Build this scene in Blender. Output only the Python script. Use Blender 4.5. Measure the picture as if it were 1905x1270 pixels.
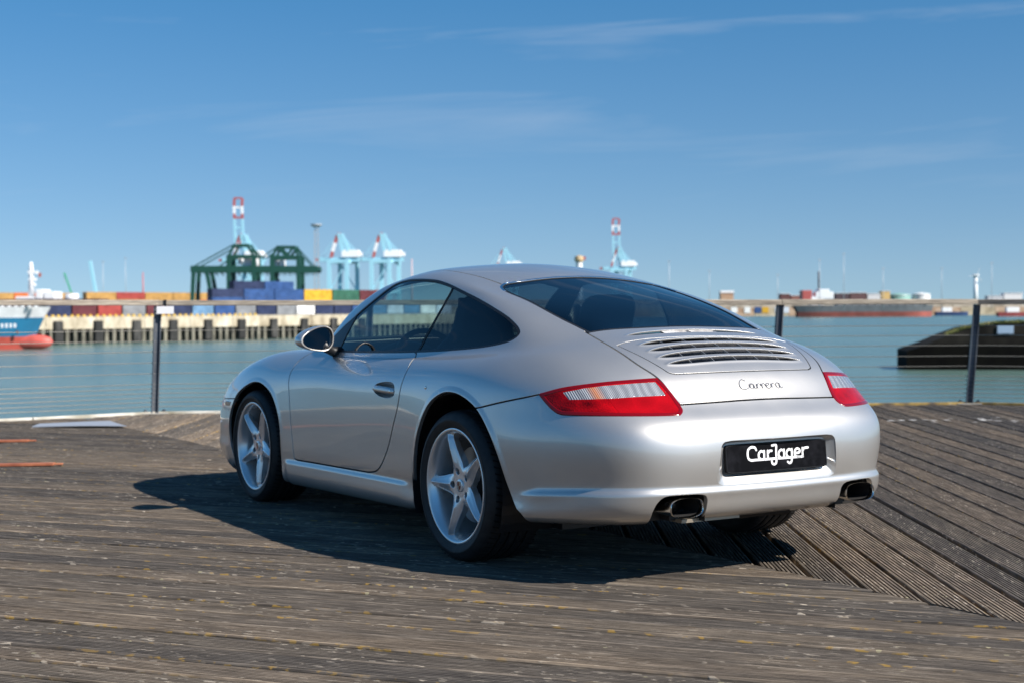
import bpy, bmesh, math, random
import numpy as np
from mathutils import Vector, Matrix

# ------------------------------------------------------------------ scene, camera, light
SC = bpy.context.scene
COL = SC.collection
for _o in list(bpy.data.objects):
    bpy.data.objects.remove(_o)
rng = random.Random(11)
NPR = np.random.RandomState(5)

def camera():
    cam = bpy.data.cameras.new('camera'); co = bpy.data.objects.new('camera', cam); COL.objects.link(co)
    cam.sensor_width = 36.0; cam.lens = 51.54; cam.clip_start = .05; cam.clip_end = 20000
    yaw, pit, roll = -.5534, -.0220, -.0052
    fw = Vector((math.cos(yaw)*math.cos(pit), math.sin(yaw)*math.cos(pit), math.sin(pit)))
    r = Vector((math.sin(yaw), -math.cos(yaw), 0)); u = r.cross(fw)
    r2 = r*math.cos(roll)+u*math.sin(roll); u2 = -r*math.sin(roll)+u*math.cos(roll)
    M = Matrix((r2, u2, -fw)).transposed().to_4x4(); M.translation = (-5.4728, 3.9621, 1.0791)
    co.matrix_world = M
    cam.dof.use_dof = True; cam.dof.focus_distance = 5.5; cam.dof.aperture_fstop = 4.0
    SC.camera = co
camera()

SUN_DIR = Vector((.690, .358, -.629))       # the way the light travels
def light():
    w = bpy.data.worlds.new('World'); SC.world = w; w.use_nodes = True
    nt = w.node_tree; N = nt.nodes; L = nt.links
    bg = N['Background']
    sky = N.new('ShaderNodeTexSky'); sky.sky_type = 'NISHITA'; sky.sun_disc = False
    sky.sun_elevation = math.radians(39.0)
    # sun azimuth: the sky node turns clockwise from +Y
    az = math.atan2(-SUN_DIR.x, -SUN_DIR.y); sky.sun_rotation = az
    sky.air_density = 1.0; sky.dust_density = .0; sky.ozone_density = 6.0; sky.altitude = 0
    tc = N.new('ShaderNodeTexCoord'); sep = N.new('ShaderNodeSeparateXYZ'); L.new(tc.outputs['Generated'], sep.inputs[0])
    def M(op, a, b=None, clamp=False):
        n = N.new('ShaderNodeMath'); n.operation = op; n.use_clamp = clamp
        for k, v in ((0, a), (1, b)):
            if v is None: continue
            if isinstance(v, (int, float)): n.inputs[k].default_value = v
            else: L.new(v, n.inputs[k])
        return n.outputs[0]
    # the hazeless band at the horizon of a clear sea sky: look a little above it
    sv = N.new('ShaderNodeCombineXYZ'); L.new(sep.outputs[0], sv.inputs[0]); L.new(sep.outputs[1], sv.inputs[1]); L.new(M('ADD', M('MULTIPLY', M('MAXIMUM', sep.outputs[2], 0.0), .95), .085), sv.inputs[2])
    nv = N.new('ShaderNodeVectorMath'); nv.operation = 'NORMALIZE'; L.new(sv.outputs[0], nv.inputs[0]); L.new(nv.outputs[0], sky.inputs[0])
    # thin streaks of cirrus, all round the sky
    zc = M('ADD', M('MAXIMUM', sep.outputs[2], 0.0), .08)
    px = M('DIVIDE', sep.outputs[0], zc); py = M('DIVIDE', sep.outputs[1], zc)
    cmb = N.new('ShaderNodeCombineXYZ'); L.new(px, cmb.inputs[0]); L.new(py, cmb.inputs[1])
    azn = M('ARCTAN2', sep.outputs[1], sep.outputs[0]); el = M('ADD', sep.outputs[2], M('MULTIPLY', azn, .05))
    cmb = N.new('ShaderNodeCombineXYZ'); L.new(azn, cmb.inputs[0]); L.new(el, cmb.inputs[1])
    mp = N.new('ShaderNodeMapping'); L.new(cmb.outputs[0], mp.inputs[0])
    mp.inputs['Scale'].default_value = (2.6, 26, 1); mp.inputs['Location'].default_value = (1.66, 4.70, 0)
    nz = N.new('ShaderNodeTexNoise'); L.new(mp.outputs[0], nz.inputs[0])
    nz.inputs['Scale'].default_value = 1.1; nz.inputs['Detail'].default_value = 7; nz.inputs['Roughness'].default_value = .55; nz.inputs['Distortion'].default_value = .5
    rp = N.new('ShaderNodeValToRGB'); L.new(nz.outputs[0], rp.inputs[0])
    rp.color_ramp.elements[0].position = .55; rp.color_ramp.elements[1].position = .85
    fac = M('MULTIPLY', rp.outputs[0], M('MULTIPLY', M('SUBTRACT', sep.outputs[2], .02), 4.0, True))
    fac = M('MULTIPLY', fac, M('MULTIPLY', M('SUBTRACT', .55, sep.outputs[2]), 5.0, True))      # the bands thin out overhead
    fac = M('MULTIPLY', fac, .62)
    tint = N.new('ShaderNodeMix'); tint.data_type = 'RGBA'; tint.blend_type = 'MULTIPLY'; tint.inputs[0].default_value = 1; L.new(sky.outputs[0], tint.inputs[6]); tr = N.new('ShaderNodeValToRGB'); L.new(sep.outputs[2], tr.inputs[0]); tr.color_ramp.elements[0].position = .02; tr.color_ramp.elements[0].color = (1.0, .97, .92, 1); tr.color_ramp.elements[1].position = .24; tr.color_ramp.elements[1].color = (.42, .90, 1.02, 1); L.new(tr.outputs[0], tint.inputs[7])
    mix = N.new('ShaderNodeMix'); mix.data_type = 'RGBA'; L.new(fac, mix.inputs[0]); L.new(tint.outputs[2], mix.inputs[6])
    mix.inputs[7].default_value = (6.2, 6.6, 7.2, 1)
    L.new(mix.outputs[2], bg.inputs[0]); bg.inputs[1].default_value = .071
    sun = bpy.data.lights.new('sun', 'SUN'); sun.energy = 5.0; sun.angle = math.radians(.53); sun.color = (1, .94, .86)
    so = bpy.data.objects.new('sun', sun); COL.objects.link(so)
    so.rotation_euler = SUN_DIR.to_track_quat('-Z', 'Y').to_euler(); so.location = (-20, -10, 20)
light()
SC.render.engine = 'CYCLES'
SC.cycles.use_denoising = True
SC.cycles.max_bounces = 10; SC.cycles.transparent_max_bounces = 16; SC.cycles.sample_clamp_indirect = 6.0
SC.view_settings.view_transform = 'Standard'; SC.view_settings.look = 'None'
SC.view_settings.exposure = 0.7; SC.view_settings.gamma = 1.0
SC.render.film_transparent = False

# ------------------------------------------------------------------ helpers
MATS = {}
def mat(name, col=(.5, .5, .5), rough=.5, metal=0.0, coat=0.0, coat_r=.03, spec=.5, emit=None, fn=None):
    if name in MATS: return MATS[name]
    m = bpy.data.materials.new(name); m.use_nodes = True
    b = m.node_tree.nodes['Principled BSDF']
    b.inputs['Base Color'].default_value = (*col, 1); b.inputs['Roughness'].default_value = rough
    b.inputs['Metallic'].default_value = metal; b.inputs['Coat Weight'].default_value = coat
    b.inputs['Coat Roughness'].default_value = coat_r; b.inputs['Specular IOR Level'].default_value = spec
    if fn: fn(m.node_tree, b)
    MATS[name] = m
    return m

class NT:
    """tiny node-graph helper"""
    def __init__(s, nt): s.t = nt
    def n(s, typ, **k):
        x = s.t.nodes.new(typ)
        for a, v in k.items(): setattr(x, a, v)
        return x
    def link(s, a, b): s.t.links.new(a, b)
    def tex(s, typ, vec=None, **inp):
        x = s.t.nodes.new(typ)
        if vec is not None: s.link(vec, x.inputs['Vector'])
        for a, v in inp.items(): x.inputs[a.replace('_', ' ')].default_value = v
        return x
    def coord(s, which='Object', scale=(1, 1, 1), rot=(0, 0, 0), loc=(0, 0, 0)):
        if which == 'World':
            g = s.n('ShaderNodeNewGeometry'); o = g.outputs['Position']
        else:
            g = s.n('ShaderNodeTexCoord'); o = g.outputs[which]
        mp = s.n('ShaderNodeMapping'); s.link(o, mp.inputs[0])
        mp.inputs['Scale'].default_value = scale; mp.inputs['Rotation'].default_value = rot; mp.inputs['Location'].default_value = loc
        return mp.outputs[0]
    def ramp(s, fac, stops):
        r = s.n('ShaderNodeValToRGB'); s.link(fac, r.inputs[0]); e = r.color_ramp.elements
        while len(e) < len(stops): e.new(.5)
        for el, (p, c) in zip(e, stops):
            el.position = p; el.color = (*c, 1) if len(c) == 3 else c
        return r.outputs[0]
    def mix(s, fac, a, b, typ='MIX'):
        m = s.n('ShaderNodeMix', data_type='RGBA', blend_type=typ)
        for k, v in ((0, fac), (6, a), (7, b)):
            if isinstance(v, (int, float)): m.inputs[k].default_value = v
            elif isinstance(v, tuple): m.inputs[k].default_value = (*v, 1) if len(v) == 3 else v
            else: s.link(v, m.inputs[k])
        return m.outputs[2]
    def math(s, op, a, b=None, clamp=False):
        m = s.n('ShaderNodeMath', operation=op, use_clamp=clamp)
        for k, v in ((0, a), (1, b)):
            if v is None: continue
            if isinstance(v, (int, float)): m.inputs[k].default_value = v
            else: s.link(v, m.inputs[k])
        return m.outputs[0]
    def bump(s, h, strength=.3, dist=.01):
        b = s.n('ShaderNodeBump'); b.inputs['Strength'].default_value = strength; b.inputs['Distance'].default_value = dist
        s.link(h, b.inputs['Height']); return b.outputs[0]

def tag(o, label=None, cat=None, group=None, kind=None):
    if label: o['label'] = label
    if cat: o['category'] = cat
    if group: o['group'] = group
    if kind: o['kind'] = kind
    return o
def empty(name, loc=(0, 0, 0), rz=0, label=None, cat=None, group=None, parent=None):
    o = bpy.data.objects.new(name, None); COL.objects.link(o); o.location = loc; o.rotation_euler = (0, 0, rz)
    o.empty_display_size = .2
    if parent: o.parent = parent
    return tag(o, label, cat, group)
def mk(name, V, F, m=None, parent=None, normals=None, smooth=False, loc=None):
    me = bpy.data.meshes.new(name)
    V = np.asarray(V, float)
    if isinstance(F, np.ndarray):
        F = F.tolist()
    me.from_pydata(V.tolist(), [], F)
    if m is not None:
        for x in (m if isinstance(m, (list, tuple)) else [m]): me.materials.append(x)
    if smooth or normals is not None: me.shade_smooth()
    if normals is not None:
        n = np.asarray(normals, float); n /= (np.linalg.norm(n, axis=1, keepdims=True)+1e-12)
        me.normals_split_custom_set_from_vertices(n.tolist())
    o = bpy.data.objects.new(name, me); COL.objects.link(o)
    if parent: o.parent = parent
    if loc is not None: o.location = loc
    return o
def dup(root, parent=None, **props):
    c = root.copy(); COL.objects.link(c); c.parent = parent
    for ch in root.children: dup(ch, c)
    for k, v in props.items(): c[k] = v
    return c
class MB:
    """collects simple solids into one mesh"""
    def __init__(s): s.v = []; s.f = []
    def add(s, V, F):
        n = len(s.v); s.v += [tuple(map(float, p)) for p in V]; s.f += [tuple(i+n for i in f) for f in F]; return s
    def box(s, a, b, rz=0, c=None):
        (x0, y0, z0), (x1, y1, z1) = a, b
        P = [(x0,y0,z0),(x1,y0,z0),(x1,y1,z0),(x0,y1,z0),(x0,y0,z1),(x1,y0,z1),(x1,y1,z1),(x0,y1,z1)]
        if rz:
            cx, cy = c if c else ((x0+x1)/2, (y0+y1)/2); q = math.cos(rz); w = math.sin(rz)
            P = [(cx+(x-cx)*q-(y-cy)*w, cy+(x-cx)*w+(y-cy)*q, z) for x, y, z in P]
        return s.add(P, [(0,3,2,1),(4,5,6,7),(0,1,5,4),(1,2,6,5),(2,3,7,6),(3,0,4,7)])
    def beam(s, a, b, w, h=None, up=(0, 0, 1)):
        h = h or w; a = Vector(a); b = Vector(b); d = (b-a).normalized(); up = Vector(up)
        if abs(d.dot(up)) > .97: up = Vector((1, 0, 0))
        r = d.cross(up).normalized()*w/2; u = r.normalized().cross(d)*h/2
        P = [a-r-u, a+r-u, a+r+u, a-r+u, b-r-u, b+r-u, b+r+u, b-r+u]
        return s.add(P, [(0,1,2,3),(4,7,6,5),(0,4,5,1),(1,5,6,2),(2,6,7,3),(3,7,4,0)])
    def tube(s, pts, r, n=8, closed=False, cap=True):
        pts = [Vector(p) for p in pts]; m = len(pts); rings = []
        rr = r if isinstance(r, (list, tuple)) else [r]*m
        t0 = None; nrm = None
        for i in range(m):
            a = pts[i-1] if (i > 0 or closed) else pts[i]; b = pts[(i+1) % m] if (i < m-1 or closed) else pts[i]
            t = (b-a).normalized()
            if nrm is None:
                nrm = t.orthogonal().normalized()
            else:
                nrm = (nrm-t*nrm.dot(t)).normalized()
            bi = t.cross(nrm)
            rings.append([pts[i]+(nrm*math.cos(2*math.pi*k/n)+bi*math.sin(2*math.pi*k/n))*rr[i] for k in range(n)])
        V = [p for rg in rings for p in rg]; F = []
        for i in range(m if closed else m-1):
            j = (i+1) % m
            for k in range(n): F.append((i*n+k, i*n+(k+1) % n, j*n+(k+1) % n, j*n+k))
        if cap and not closed:
            F.append(tuple(range(n))[::-1]); F.append(tuple((m-1)*n+k for k in range(n)))
        return s.add(V, F)
    def prism(s, poly, axis, a, b):
        """poly: 2-D outline; extruded along axis 'x','y','z' from a to b"""
        n = len(poly)
        def P(p, t): return {'x': (t, p[0], p[1]), 'y': (p[0], t, p[1]), 'z': (p[0], p[1], t)}[axis]
        V = [P(p, a) for p in poly]+[P(p, b) for p in poly]
        F = [tuple(range(n))[::-1], tuple(range(n, 2*n))]+[(i, (i+1) % n, n+(i+1) % n, n+i) for i in range(n)]
        return s.add(V, F)
    def lathe(s, prof, n=32, axis='z', c=(0, 0, 0), closed=False):
        V = []; m = len(prof)
        for k in range(n):
            t = 2*math.pi*k/n; co, si = math.cos(t), math.sin(t)
            for r, h in prof:
                V.append({'z': (c[0]+r*co, c[1]+r*si, c[2]+h), 'y': (c[0]+r*co, c[1]+h, c[2]+r*si), 'x': (c[0]+h, c[1]+r*co, c[2]+r*si)}[axis])
        F = []
        for k in range(n):
            j = (k+1) % n
            for i in range(m if closed else m-1):
                i2 = (i+1) % m
                F.append((k*m+i, j*m+i, j*m+i2, k*m+i2))
        return s.add(V, F)
    def build(s, name, m, parent=None, smooth=False, loc=None, bevel=0, fix=True, angle=None):
        me = bpy.data.meshes.new(name); me.from_pydata(s.v, [], s.f)
        if fix or bevel:
            bm = bmesh.new(); bm.from_mesh(me)
            if fix: bmesh.ops.recalc_face_normals(bm, faces=bm.faces)
            if bevel:
                es = [e for e in bm.edges if len(e.link_faces) == 2 and e.calc_face_angle(0) > .5]
                bmesh.ops.bevel(bm, geom=es, offset=bevel, segments=2, affect='EDGES', profile=.6)
            bm.to_mesh(me); bm.free()
        for x in (m if isinstance(m, (list, tuple)) else [m]): me.materials.append(x)
        if smooth:
            me.shade_smooth()
            if angle: me.set_sharp_from_angle(angle=angle)
        o = bpy.data.objects.new(name, me); COL.objects.link(o)
        if parent: o.parent = parent
        if loc is not None: o.location = loc
        return o
def catmull(pts, n=6, closed=False):
    P = np.asarray(pts, float); m = len(P); out = []
    for i in range(m if closed else m-1):
        p1 = P[i]; p2 = P[(i+1) % m]
        p0 = P[i-1] if (i > 0 or closed) else 2*p1-p2
        p3 = P[(i+2) % m] if (i < m-2 or closed) else 2*p2-p1
        for k in range(n):
            t = k/n
            out.append(.5*((2*p1)+(p2-p0)*t+(2*p0-5*p1+4*p2-p3)*t*t+(3*p1-p0-3*p2+p3)*t**3))
    if not closed: out.append(P[-1])
    return np.array(out)
# ------------------------------------------------------------------ car body surface
# bicubic B-spline fitted through stations (rear centre -> left side -> front centre) x hoops (roof -> sill)
NI,NJ=21,16
def zroof(x,y):
    c=np.polyfit(np.array([.28,.44,.62,.77,.95,1.10,1.27]),np.array([1.227,1.262,1.294,1.307,1.307,1.296,1.266]),4)
    return np.polyval(c,x)-.185*y*y-.08*y**4
def body_points():
    D={}
    def st(i,**k):
        for n,v in k.items(): D[(i,int(n[1:]))]=v
    # rear centre .. round the left side .. front centre
    st(0,j0=(.62,0,1.302),j1=(.44,0,1.268),j2=(.28,0,1.227),j5=(-.446,0,.999),j6=(-.61,0,.955),j7=(-.77,0,.893),j8=(-.895,0,.815),j9=(-.985,0,.706),j10=(-1.07,0,.63),j11=(-1.094,0,.51),j12=(-1.078,0,.40),j13=(-1.066,0,.337),j14=(-1.036,0,.27),j15=(-.90,0,.24))
    st(1,j0=(.635,0,1.303),j1=(.45,.11,1.267),j2=(.275,.22,1.217),j5=(-.446,.21,.996),j6=(-.608,.215,.952),j7=(-.765,.22,.890),j8=(-.89,.225,.812),j9=(-.98,.23,.705),j10=(-1.063,.235,.63),j11=(-1.087,.24,.51),j12=(-1.071,.24,.40),j13=(-1.059,.24,.337),j14=(-1.03,.24,.27),j15=(-.90,.2,.24))
    st(2,j0=(.65,0,1.304),j1=(.465,.2,1.257),j2=(.265,.39,1.200),j5=(-.443,.40,.987),j6=(-.60,.415,.941),j7=(-.75,.43,.880),j8=(-.865,.445,.803),j9=(-.95,.455,.703),j10=(-1.035,.465,.625),j11=(-1.060,.47,.505),j12=(-1.050,.47,.398),j13=(-1.038,.47,.335),j14=(-1.005,.46,.268),j15=(-.88,.4,.235))
    st(3,j0=(.665,0,1.305),j1=(.485,.27,1.248),j2=(.275,.475,1.182),j5=(-.425,.53,.966),j6=(-.56,.575,.918),j7=(-.69,.605,.862),j8=(-.795,.63,.786),j9=(-.88,.645,.695),j10=(-.957,.655,.612),j11=(-.983,.66,.493),j12=(-.978,.657,.39),j13=(-.965,.654,.325),j14=(-.93,.635,.262),j15=(-.82,.56,.23))
    st(4,j0=(.68,0,1.306),j1=(.51,.30,1.252),j2=(.33,.505,1.194),j5=(-.37,.63,.948),j6=(-.475,.685,.905),j7=(-.58,.725,.849),j8=(-.665,.756,.772),j9=(-.735,.778,.683),j10=(-.785,.780,.593),j11=(-.80,.785,.483),j12=(-.798,.782,.378),j13=(-.788,.776,.315),j14=(-.76,.755,.252),j15=(-.7,.66,.225))
    st(5,j0=(.695,0,1.307),j1=(.545,.31,1.262),j2=(.42,.517,1.211),j5=(-.275,.69,.935),j6=(-.345,.752,.89),j7=(-.41,.801,.835),j8=(-.465,.838,.762),j9=(-.51,.852,.672),j10=(-.545,.861,.575),j11=(-.555,.861,.465),j12=(-.558,.857,.36),j13=(-.55,.85,.295),j14=(-.54,.832,.235),j15=(-.5,.72,.215))
    st(6,j0=(.71,0,1.308),j1=(.60,.315,1.272),j2=(.52,.526,1.226),j5=(-.14,.717,.925),j6=(-.18,.783,.88),j7=(-.215,.840,.828),j8=(-.24,.876,.757),j9=(-.265,.890,.667),j10=(-.285,.897,.56),j11=(-.29,.895,.45),j12=(-.29,.888,.345),j13=(-.288,.888,.28),j14=(-.285,.868,.215),j15=(-.27,.74,.20))
    st(7,j0=(.725,0,1.308),j1=(.665,.318,1.279),j2=(.62,.532,1.239),j5=(.10,.734,.906),j6=(.085,.795,.868),j7=(.07,.853,.818),j8=(.055,.884,.747),j9=(.045,.900,.655),j10=(.04,.904,.55),j11=(.04,.901,.44),j12=(.04,.893,.335),j13=(.04,.884,.27),j14=(.04,.862,.205),j15=(.04,.74,.195))
    st(8,j0=(.74,0,1.308),j1=(.73,.32,1.284),j2=(.72,.535,1.248),j5=(.40,.744,.888),j6=(.40,.792,.855),j7=(.395,.842,.803),j8=(.39,.867,.73),j9=(.385,.879,.64),j10=(.38,.882,.54),j11=(.38,.878,.43),j12=(.38,.870,.33),j13=(.38,.862,.265),j14=(.38,.842,.195),j15=(.38,.72,.185))
    st(9,j0=(.755,0,1.308),j1=(.795,.321,1.286),j2=(.83,.536,1.253),j5=(.73,.751,.873),j6=(.735,.788,.845),j7=(.74,.829,.795),j8=(.74,.853,.722),j9=(.74,.864,.635),j10=(.74,.866,.535),j11=(.74,.862,.425),j12=(.74,.855,.325),j13=(.74,.848,.26),j14=(.74,.825,.185),j15=(.74,.70,.175))
    st(10,j0=(.77,0,1.308),j1=(.86,.32,1.286),j2=(.94,.534,1.254),j5=(1.08,.754,.865),j6=(1.09,.785,.840),j7=(1.10,.823,.79),j8=(1.10,.847,.718),j9=(1.10,.858,.632),j10=(1.10,.860,.53),j11=(1.10,.857,.42),j12=(1.10,.850,.32),j13=(1.10,.843,.255),j14=(1.10,.818,.178),j15=(1.10,.69,.17))
    st(11,j0=(.785,0,1.308),j1=(.92,.315,1.284),j2=(1.045,.525,1.248),j5=(1.43,.750,.866),j6=(1.45,.779,.843),j7=(1.46,.818,.795),j8=(1.46,.845,.722),j9=(1.46,.857,.635),j10=(1.46,.860,.53),j11=(1.46,.857,.42),j12=(1.46,.850,.318),j13=(1.46,.842,.25),j14=(1.46,.815,.172),j15=(1.46,.69,.165))
    st(12,j0=(.80,0,1.308),j1=(.97,.30,1.281),j2=(1.125,.505,1.236),j5=(1.70,.705,.892),j6=(1.78,.742,.862),j7=(1.83,.800,.808),j8=(1.84,.842,.727),j9=(1.845,.862,.635),j10=(1.845,.867,.53),j11=(1.845,.865,.42),j12=(1.845,.858,.315),j13=(1.845,.85,.245),j14=(1.845,.82,.167),j15=(1.845,.70,.16))
    st(13,j0=(.815,0,1.307),j1=(.99,.27,1.280),j2=(1.145,.46,1.240),j5=(1.765,.62,.897),j6=(1.93,.680,.868),j7=(2.06,.765,.832),j8=(2.12,.835,.748),j9=(2.13,.867,.640),j10=(2.135,.878,.53),j11=(2.135,.877,.42),j12=(2.135,.868,.313),j13=(2.135,.858,.243),j14=(2.135,.825,.163),j15=(2.135,.70,.155))
    st(14,j0=(.83,0,1.307),j1=(.995,.23,1.281),j2=(1.145,.39,1.248),j5=(1.80,.51,.901),j6=(2.02,.61,.868),j7=(2.24,.725,.842),j8=(2.38,.815,.765),j9=(2.43,.860,.643),j10=(2.44,.877,.53),j11=(2.445,.878,.42),j12=(2.445,.868,.31),j13=(2.445,.857,.24),j14=(2.445,.82,.16),j15=(2.445,.70,.15))
    st(15,j0=(.845,0,1.306),j1=(1.0,.19,1.282),j2=(1.14,.32,1.255),j5=(1.82,.41,.903),j6=(2.07,.53,.866),j7=(2.36,.665,.838),j8=(2.60,.770,.764),j9=(2.71,.825,.645),j10=(2.745,.850,.53),j11=(2.76,.855,.42),j12=(2.76,.848,.31),j13=(2.755,.836,.24),j14=(2.74,.79,.16),j15=(2.7,.68,.145))
    st(16,j0=(.86,0,1.305),j1=(1.0,.15,1.283),j2=(1.135,.25,1.26),j5=(1.835,.32,.905),j6=(2.10,.43,.864),j7=(2.44,.58,.825),j8=(2.76,.695,.750),j9=(2.95,.755,.645),j10=(3.02,.785,.53),j11=(3.045,.792,.42),j12=(3.05,.787,.31),j13=(3.04,.775,.24),j14=(3.0,.73,.158),j15=(2.9,.62,.145))
    st(17,j0=(.875,0,1.304),j1=(1.0,.11,1.284),j2=(1.13,.19,1.264),j5=(1.845,.24,.907),j6=(2.12,.33,.862),j7=(2.48,.46,.800),j8=(2.85,.575,.714),j9=(3.09,.635,.615),j10=(3.19,.665,.52),j11=(3.235,.675,.415),j12=(3.245,.672,.31),j13=(3.23,.66,.24),j14=(3.17,.61,.157),j15=(3.0,.52,.145))
    st(18,j0=(.885,0,1.303),j1=(1.0,.08,1.285),j2=(1.127,.13,1.266),j5=(1.852,.16,.908),j6=(2.13,.22,.860),j7=(2.50,.31,.790),j8=(2.91,.40,.69),j9=(3.175,.45,.59),j10=(3.285,.475,.505),j11=(3.33,.485,.41),j12=(3.34,.484,.31),j13=(3.325,.47,.24),j14=(3.26,.43,.156),j15=(3.05,.37,.145))
    st(19,j0=(.892,0,1.302),j1=(1.0,.04,1.286),j2=(1.125,.07,1.267),j5=(1.857,.08,.909),j6=(2.135,.11,.859),j7=(2.515,.155,.785),j8=(2.94,.20,.678),j9=(3.22,.225,.577),j10=(3.33,.24,.497),j11=(3.37,.245,.405),j12=(3.38,.245,.31),j13=(3.365,.24,.24),j14=(3.30,.22,.155),j15=(3.06,.19,.145))
    st(20,j0=(.895,0,1.302),j1=(1.0,0,1.286),j2=(1.125,0,1.268),j5=(1.858,0,.909),j6=(2.14,0,.858),j7=(2.52,0,.783),j8=(2.95,0,.673),j9=(3.235,0,.572),j10=(3.345,0,.494),j11=(3.385,0,.403),j12=(3.395,0,.31),j13=(3.38,0,.24),j14=(3.31,0,.155),j15=(3.06,0,.145))
    P=np.full((NI,NJ,3),np.nan)
    for (i,j),v in D.items(): P[i,j]=v
    for i in range(7,16): P[i,14,2]-=.015; P[i,14,1]+=.008
    for i in (4,5): P[i,9:14,1]-=.008
    for i in range(8,14): P[i,8,1]+=.006; P[i,10,1]-=.002; P[i,11,1]-=.003
    for i,j,dx,dy in ((4,10,0,.006),(4,11,.003,-.003),(4,12,.013,-.010),(5,10,0,.003),(5,11,0,-.003),(5,12,0,-.008),(3,10,-.008,.004),(3,11,.003,-.003),(3,12,.012,-.007),(6,12,0,-.005),(6,11,0,-.002)): P[i,j,0]+=dx; P[i,j,1]+=dy
    XR={10:(.96,.534),11:(1.09,.527),12:(1.215,.520),13:(1.25,.47),14:(1.25,.39),15:(1.258,.32),16:(1.263,.25),17:(1.267,.19),18:(1.269,.13),19:(1.27,.07),20:(1.27,0)}
    for i in range(NI):
        if i in XR: P[i,2,:2]=XR[i]
        P[i,0,0]=.62+.32*(i/(NI-1)); P[i,1]=.5*(P[i,0]+P[i,2]); P[i,1,1]=P[i,2,1]*.56
        for j in (0,1,2): P[i,j,2]=zroof(P[i,j,0],P[i,j,1])
    # glass rows j3,j4: between rail and belt, bowed outwards
    bow=np.interp(np.arange(NI),[0,2,3,5,7,10,12,14,20],[.012,.012,.016,.030,.030,.030,.044,.052,.055])
    for i in range(NI):
        a,b=P[i,2],P[i,5]; t=b-a
        o=np.array([t[0],t[1],0]);o/=np.linalg.norm(o)+1e-9
        n=o-t*(o@t)/(t@t); n/=np.linalg.norm(n)
        for j,s in ((3,.33),(4,.67)): P[i,j]=a+t*s+n*bow[i]*4*s*(1-s)
    return P
def bmat(n,t,mir):
    """basis rows for params t (0..n-1); ghost controls eliminated: mir start/end -> list (idx,weight)"""
    k=np.clip(np.floor(t).astype(int),0,n-2); f=t-k
    B=np.stack([(1-f)**3,3*f**3-6*f**2+4,-3*f**3+3*f**2+3*f+1,f**3],1)/6
    return k,B
# ghost handling: P[-1],P[n] as linear combos; symmetric axes: sign s for mirrored coordinate
def basis(n,t,start,end):
    """start/end: 's' (symmetric even), 'a' (odd), 'f' (free, linear extrap)"""
    k,B=bmat(n,t,None); M=np.zeros((len(t),n+2)); r=np.arange(len(t))
    for m in range(4): M[r,k+m]+=B[:,m]
    R=M[:,1:-1].copy()
    def g(col,near,typ):
        i0,i1=near
        if typ=='s': R[:,i1]+=M[:,col]
        elif typ=='a': R[:,i1]-=M[:,col]
        else: R[:,i0]+=2*M[:,col]; R[:,i1]-=M[:,col]
    g(0,(0,1),start); g(n+1,(n-1,n-2),end)
    return R
def fit_controls(P,lam=.0006):
    C=np.zeros_like(P); ti=np.arange(NI)*1.; tj=np.arange(NJ)*1.
    Bj0=None
    for c in range(3):
        e='a' if c==1 else 's'
        Ai=basis(NI,ti,e,e); Aj=basis(NJ,tj,e,'f')
        A=np.einsum('ik,jl->ijkl',Ai,Aj).reshape(NI*NJ,NI*NJ)
        D2i=np.diff(np.eye(NI),3,axis=0); D2j=np.diff(np.eye(NJ),3,axis=0)
        Ri=np.kron(D2i,np.eye(NJ)); Rj=np.kron(np.eye(NI),D2j)
        d=P[:,:,c].ravel()
        K=A.T@A+lam*(Ri.T@Ri)+lam*(Rj.T@Rj)
        C[:,:,c]=np.linalg.solve(K+1e-9*np.eye(len(K)),A.T@d).reshape(NI,NJ)
    return C
def evalsurf(C,ti,tj):
    S=np.zeros((len(ti),len(tj),3))
    for c in range(3):
        e='a' if c==1 else 's'
        S[:,:,c]=basis(NI,ti,e,e)@C[:,:,c]@basis(NJ,tj,e,'f').T
    return S
CTRL = fit_controls(body_points())

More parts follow.
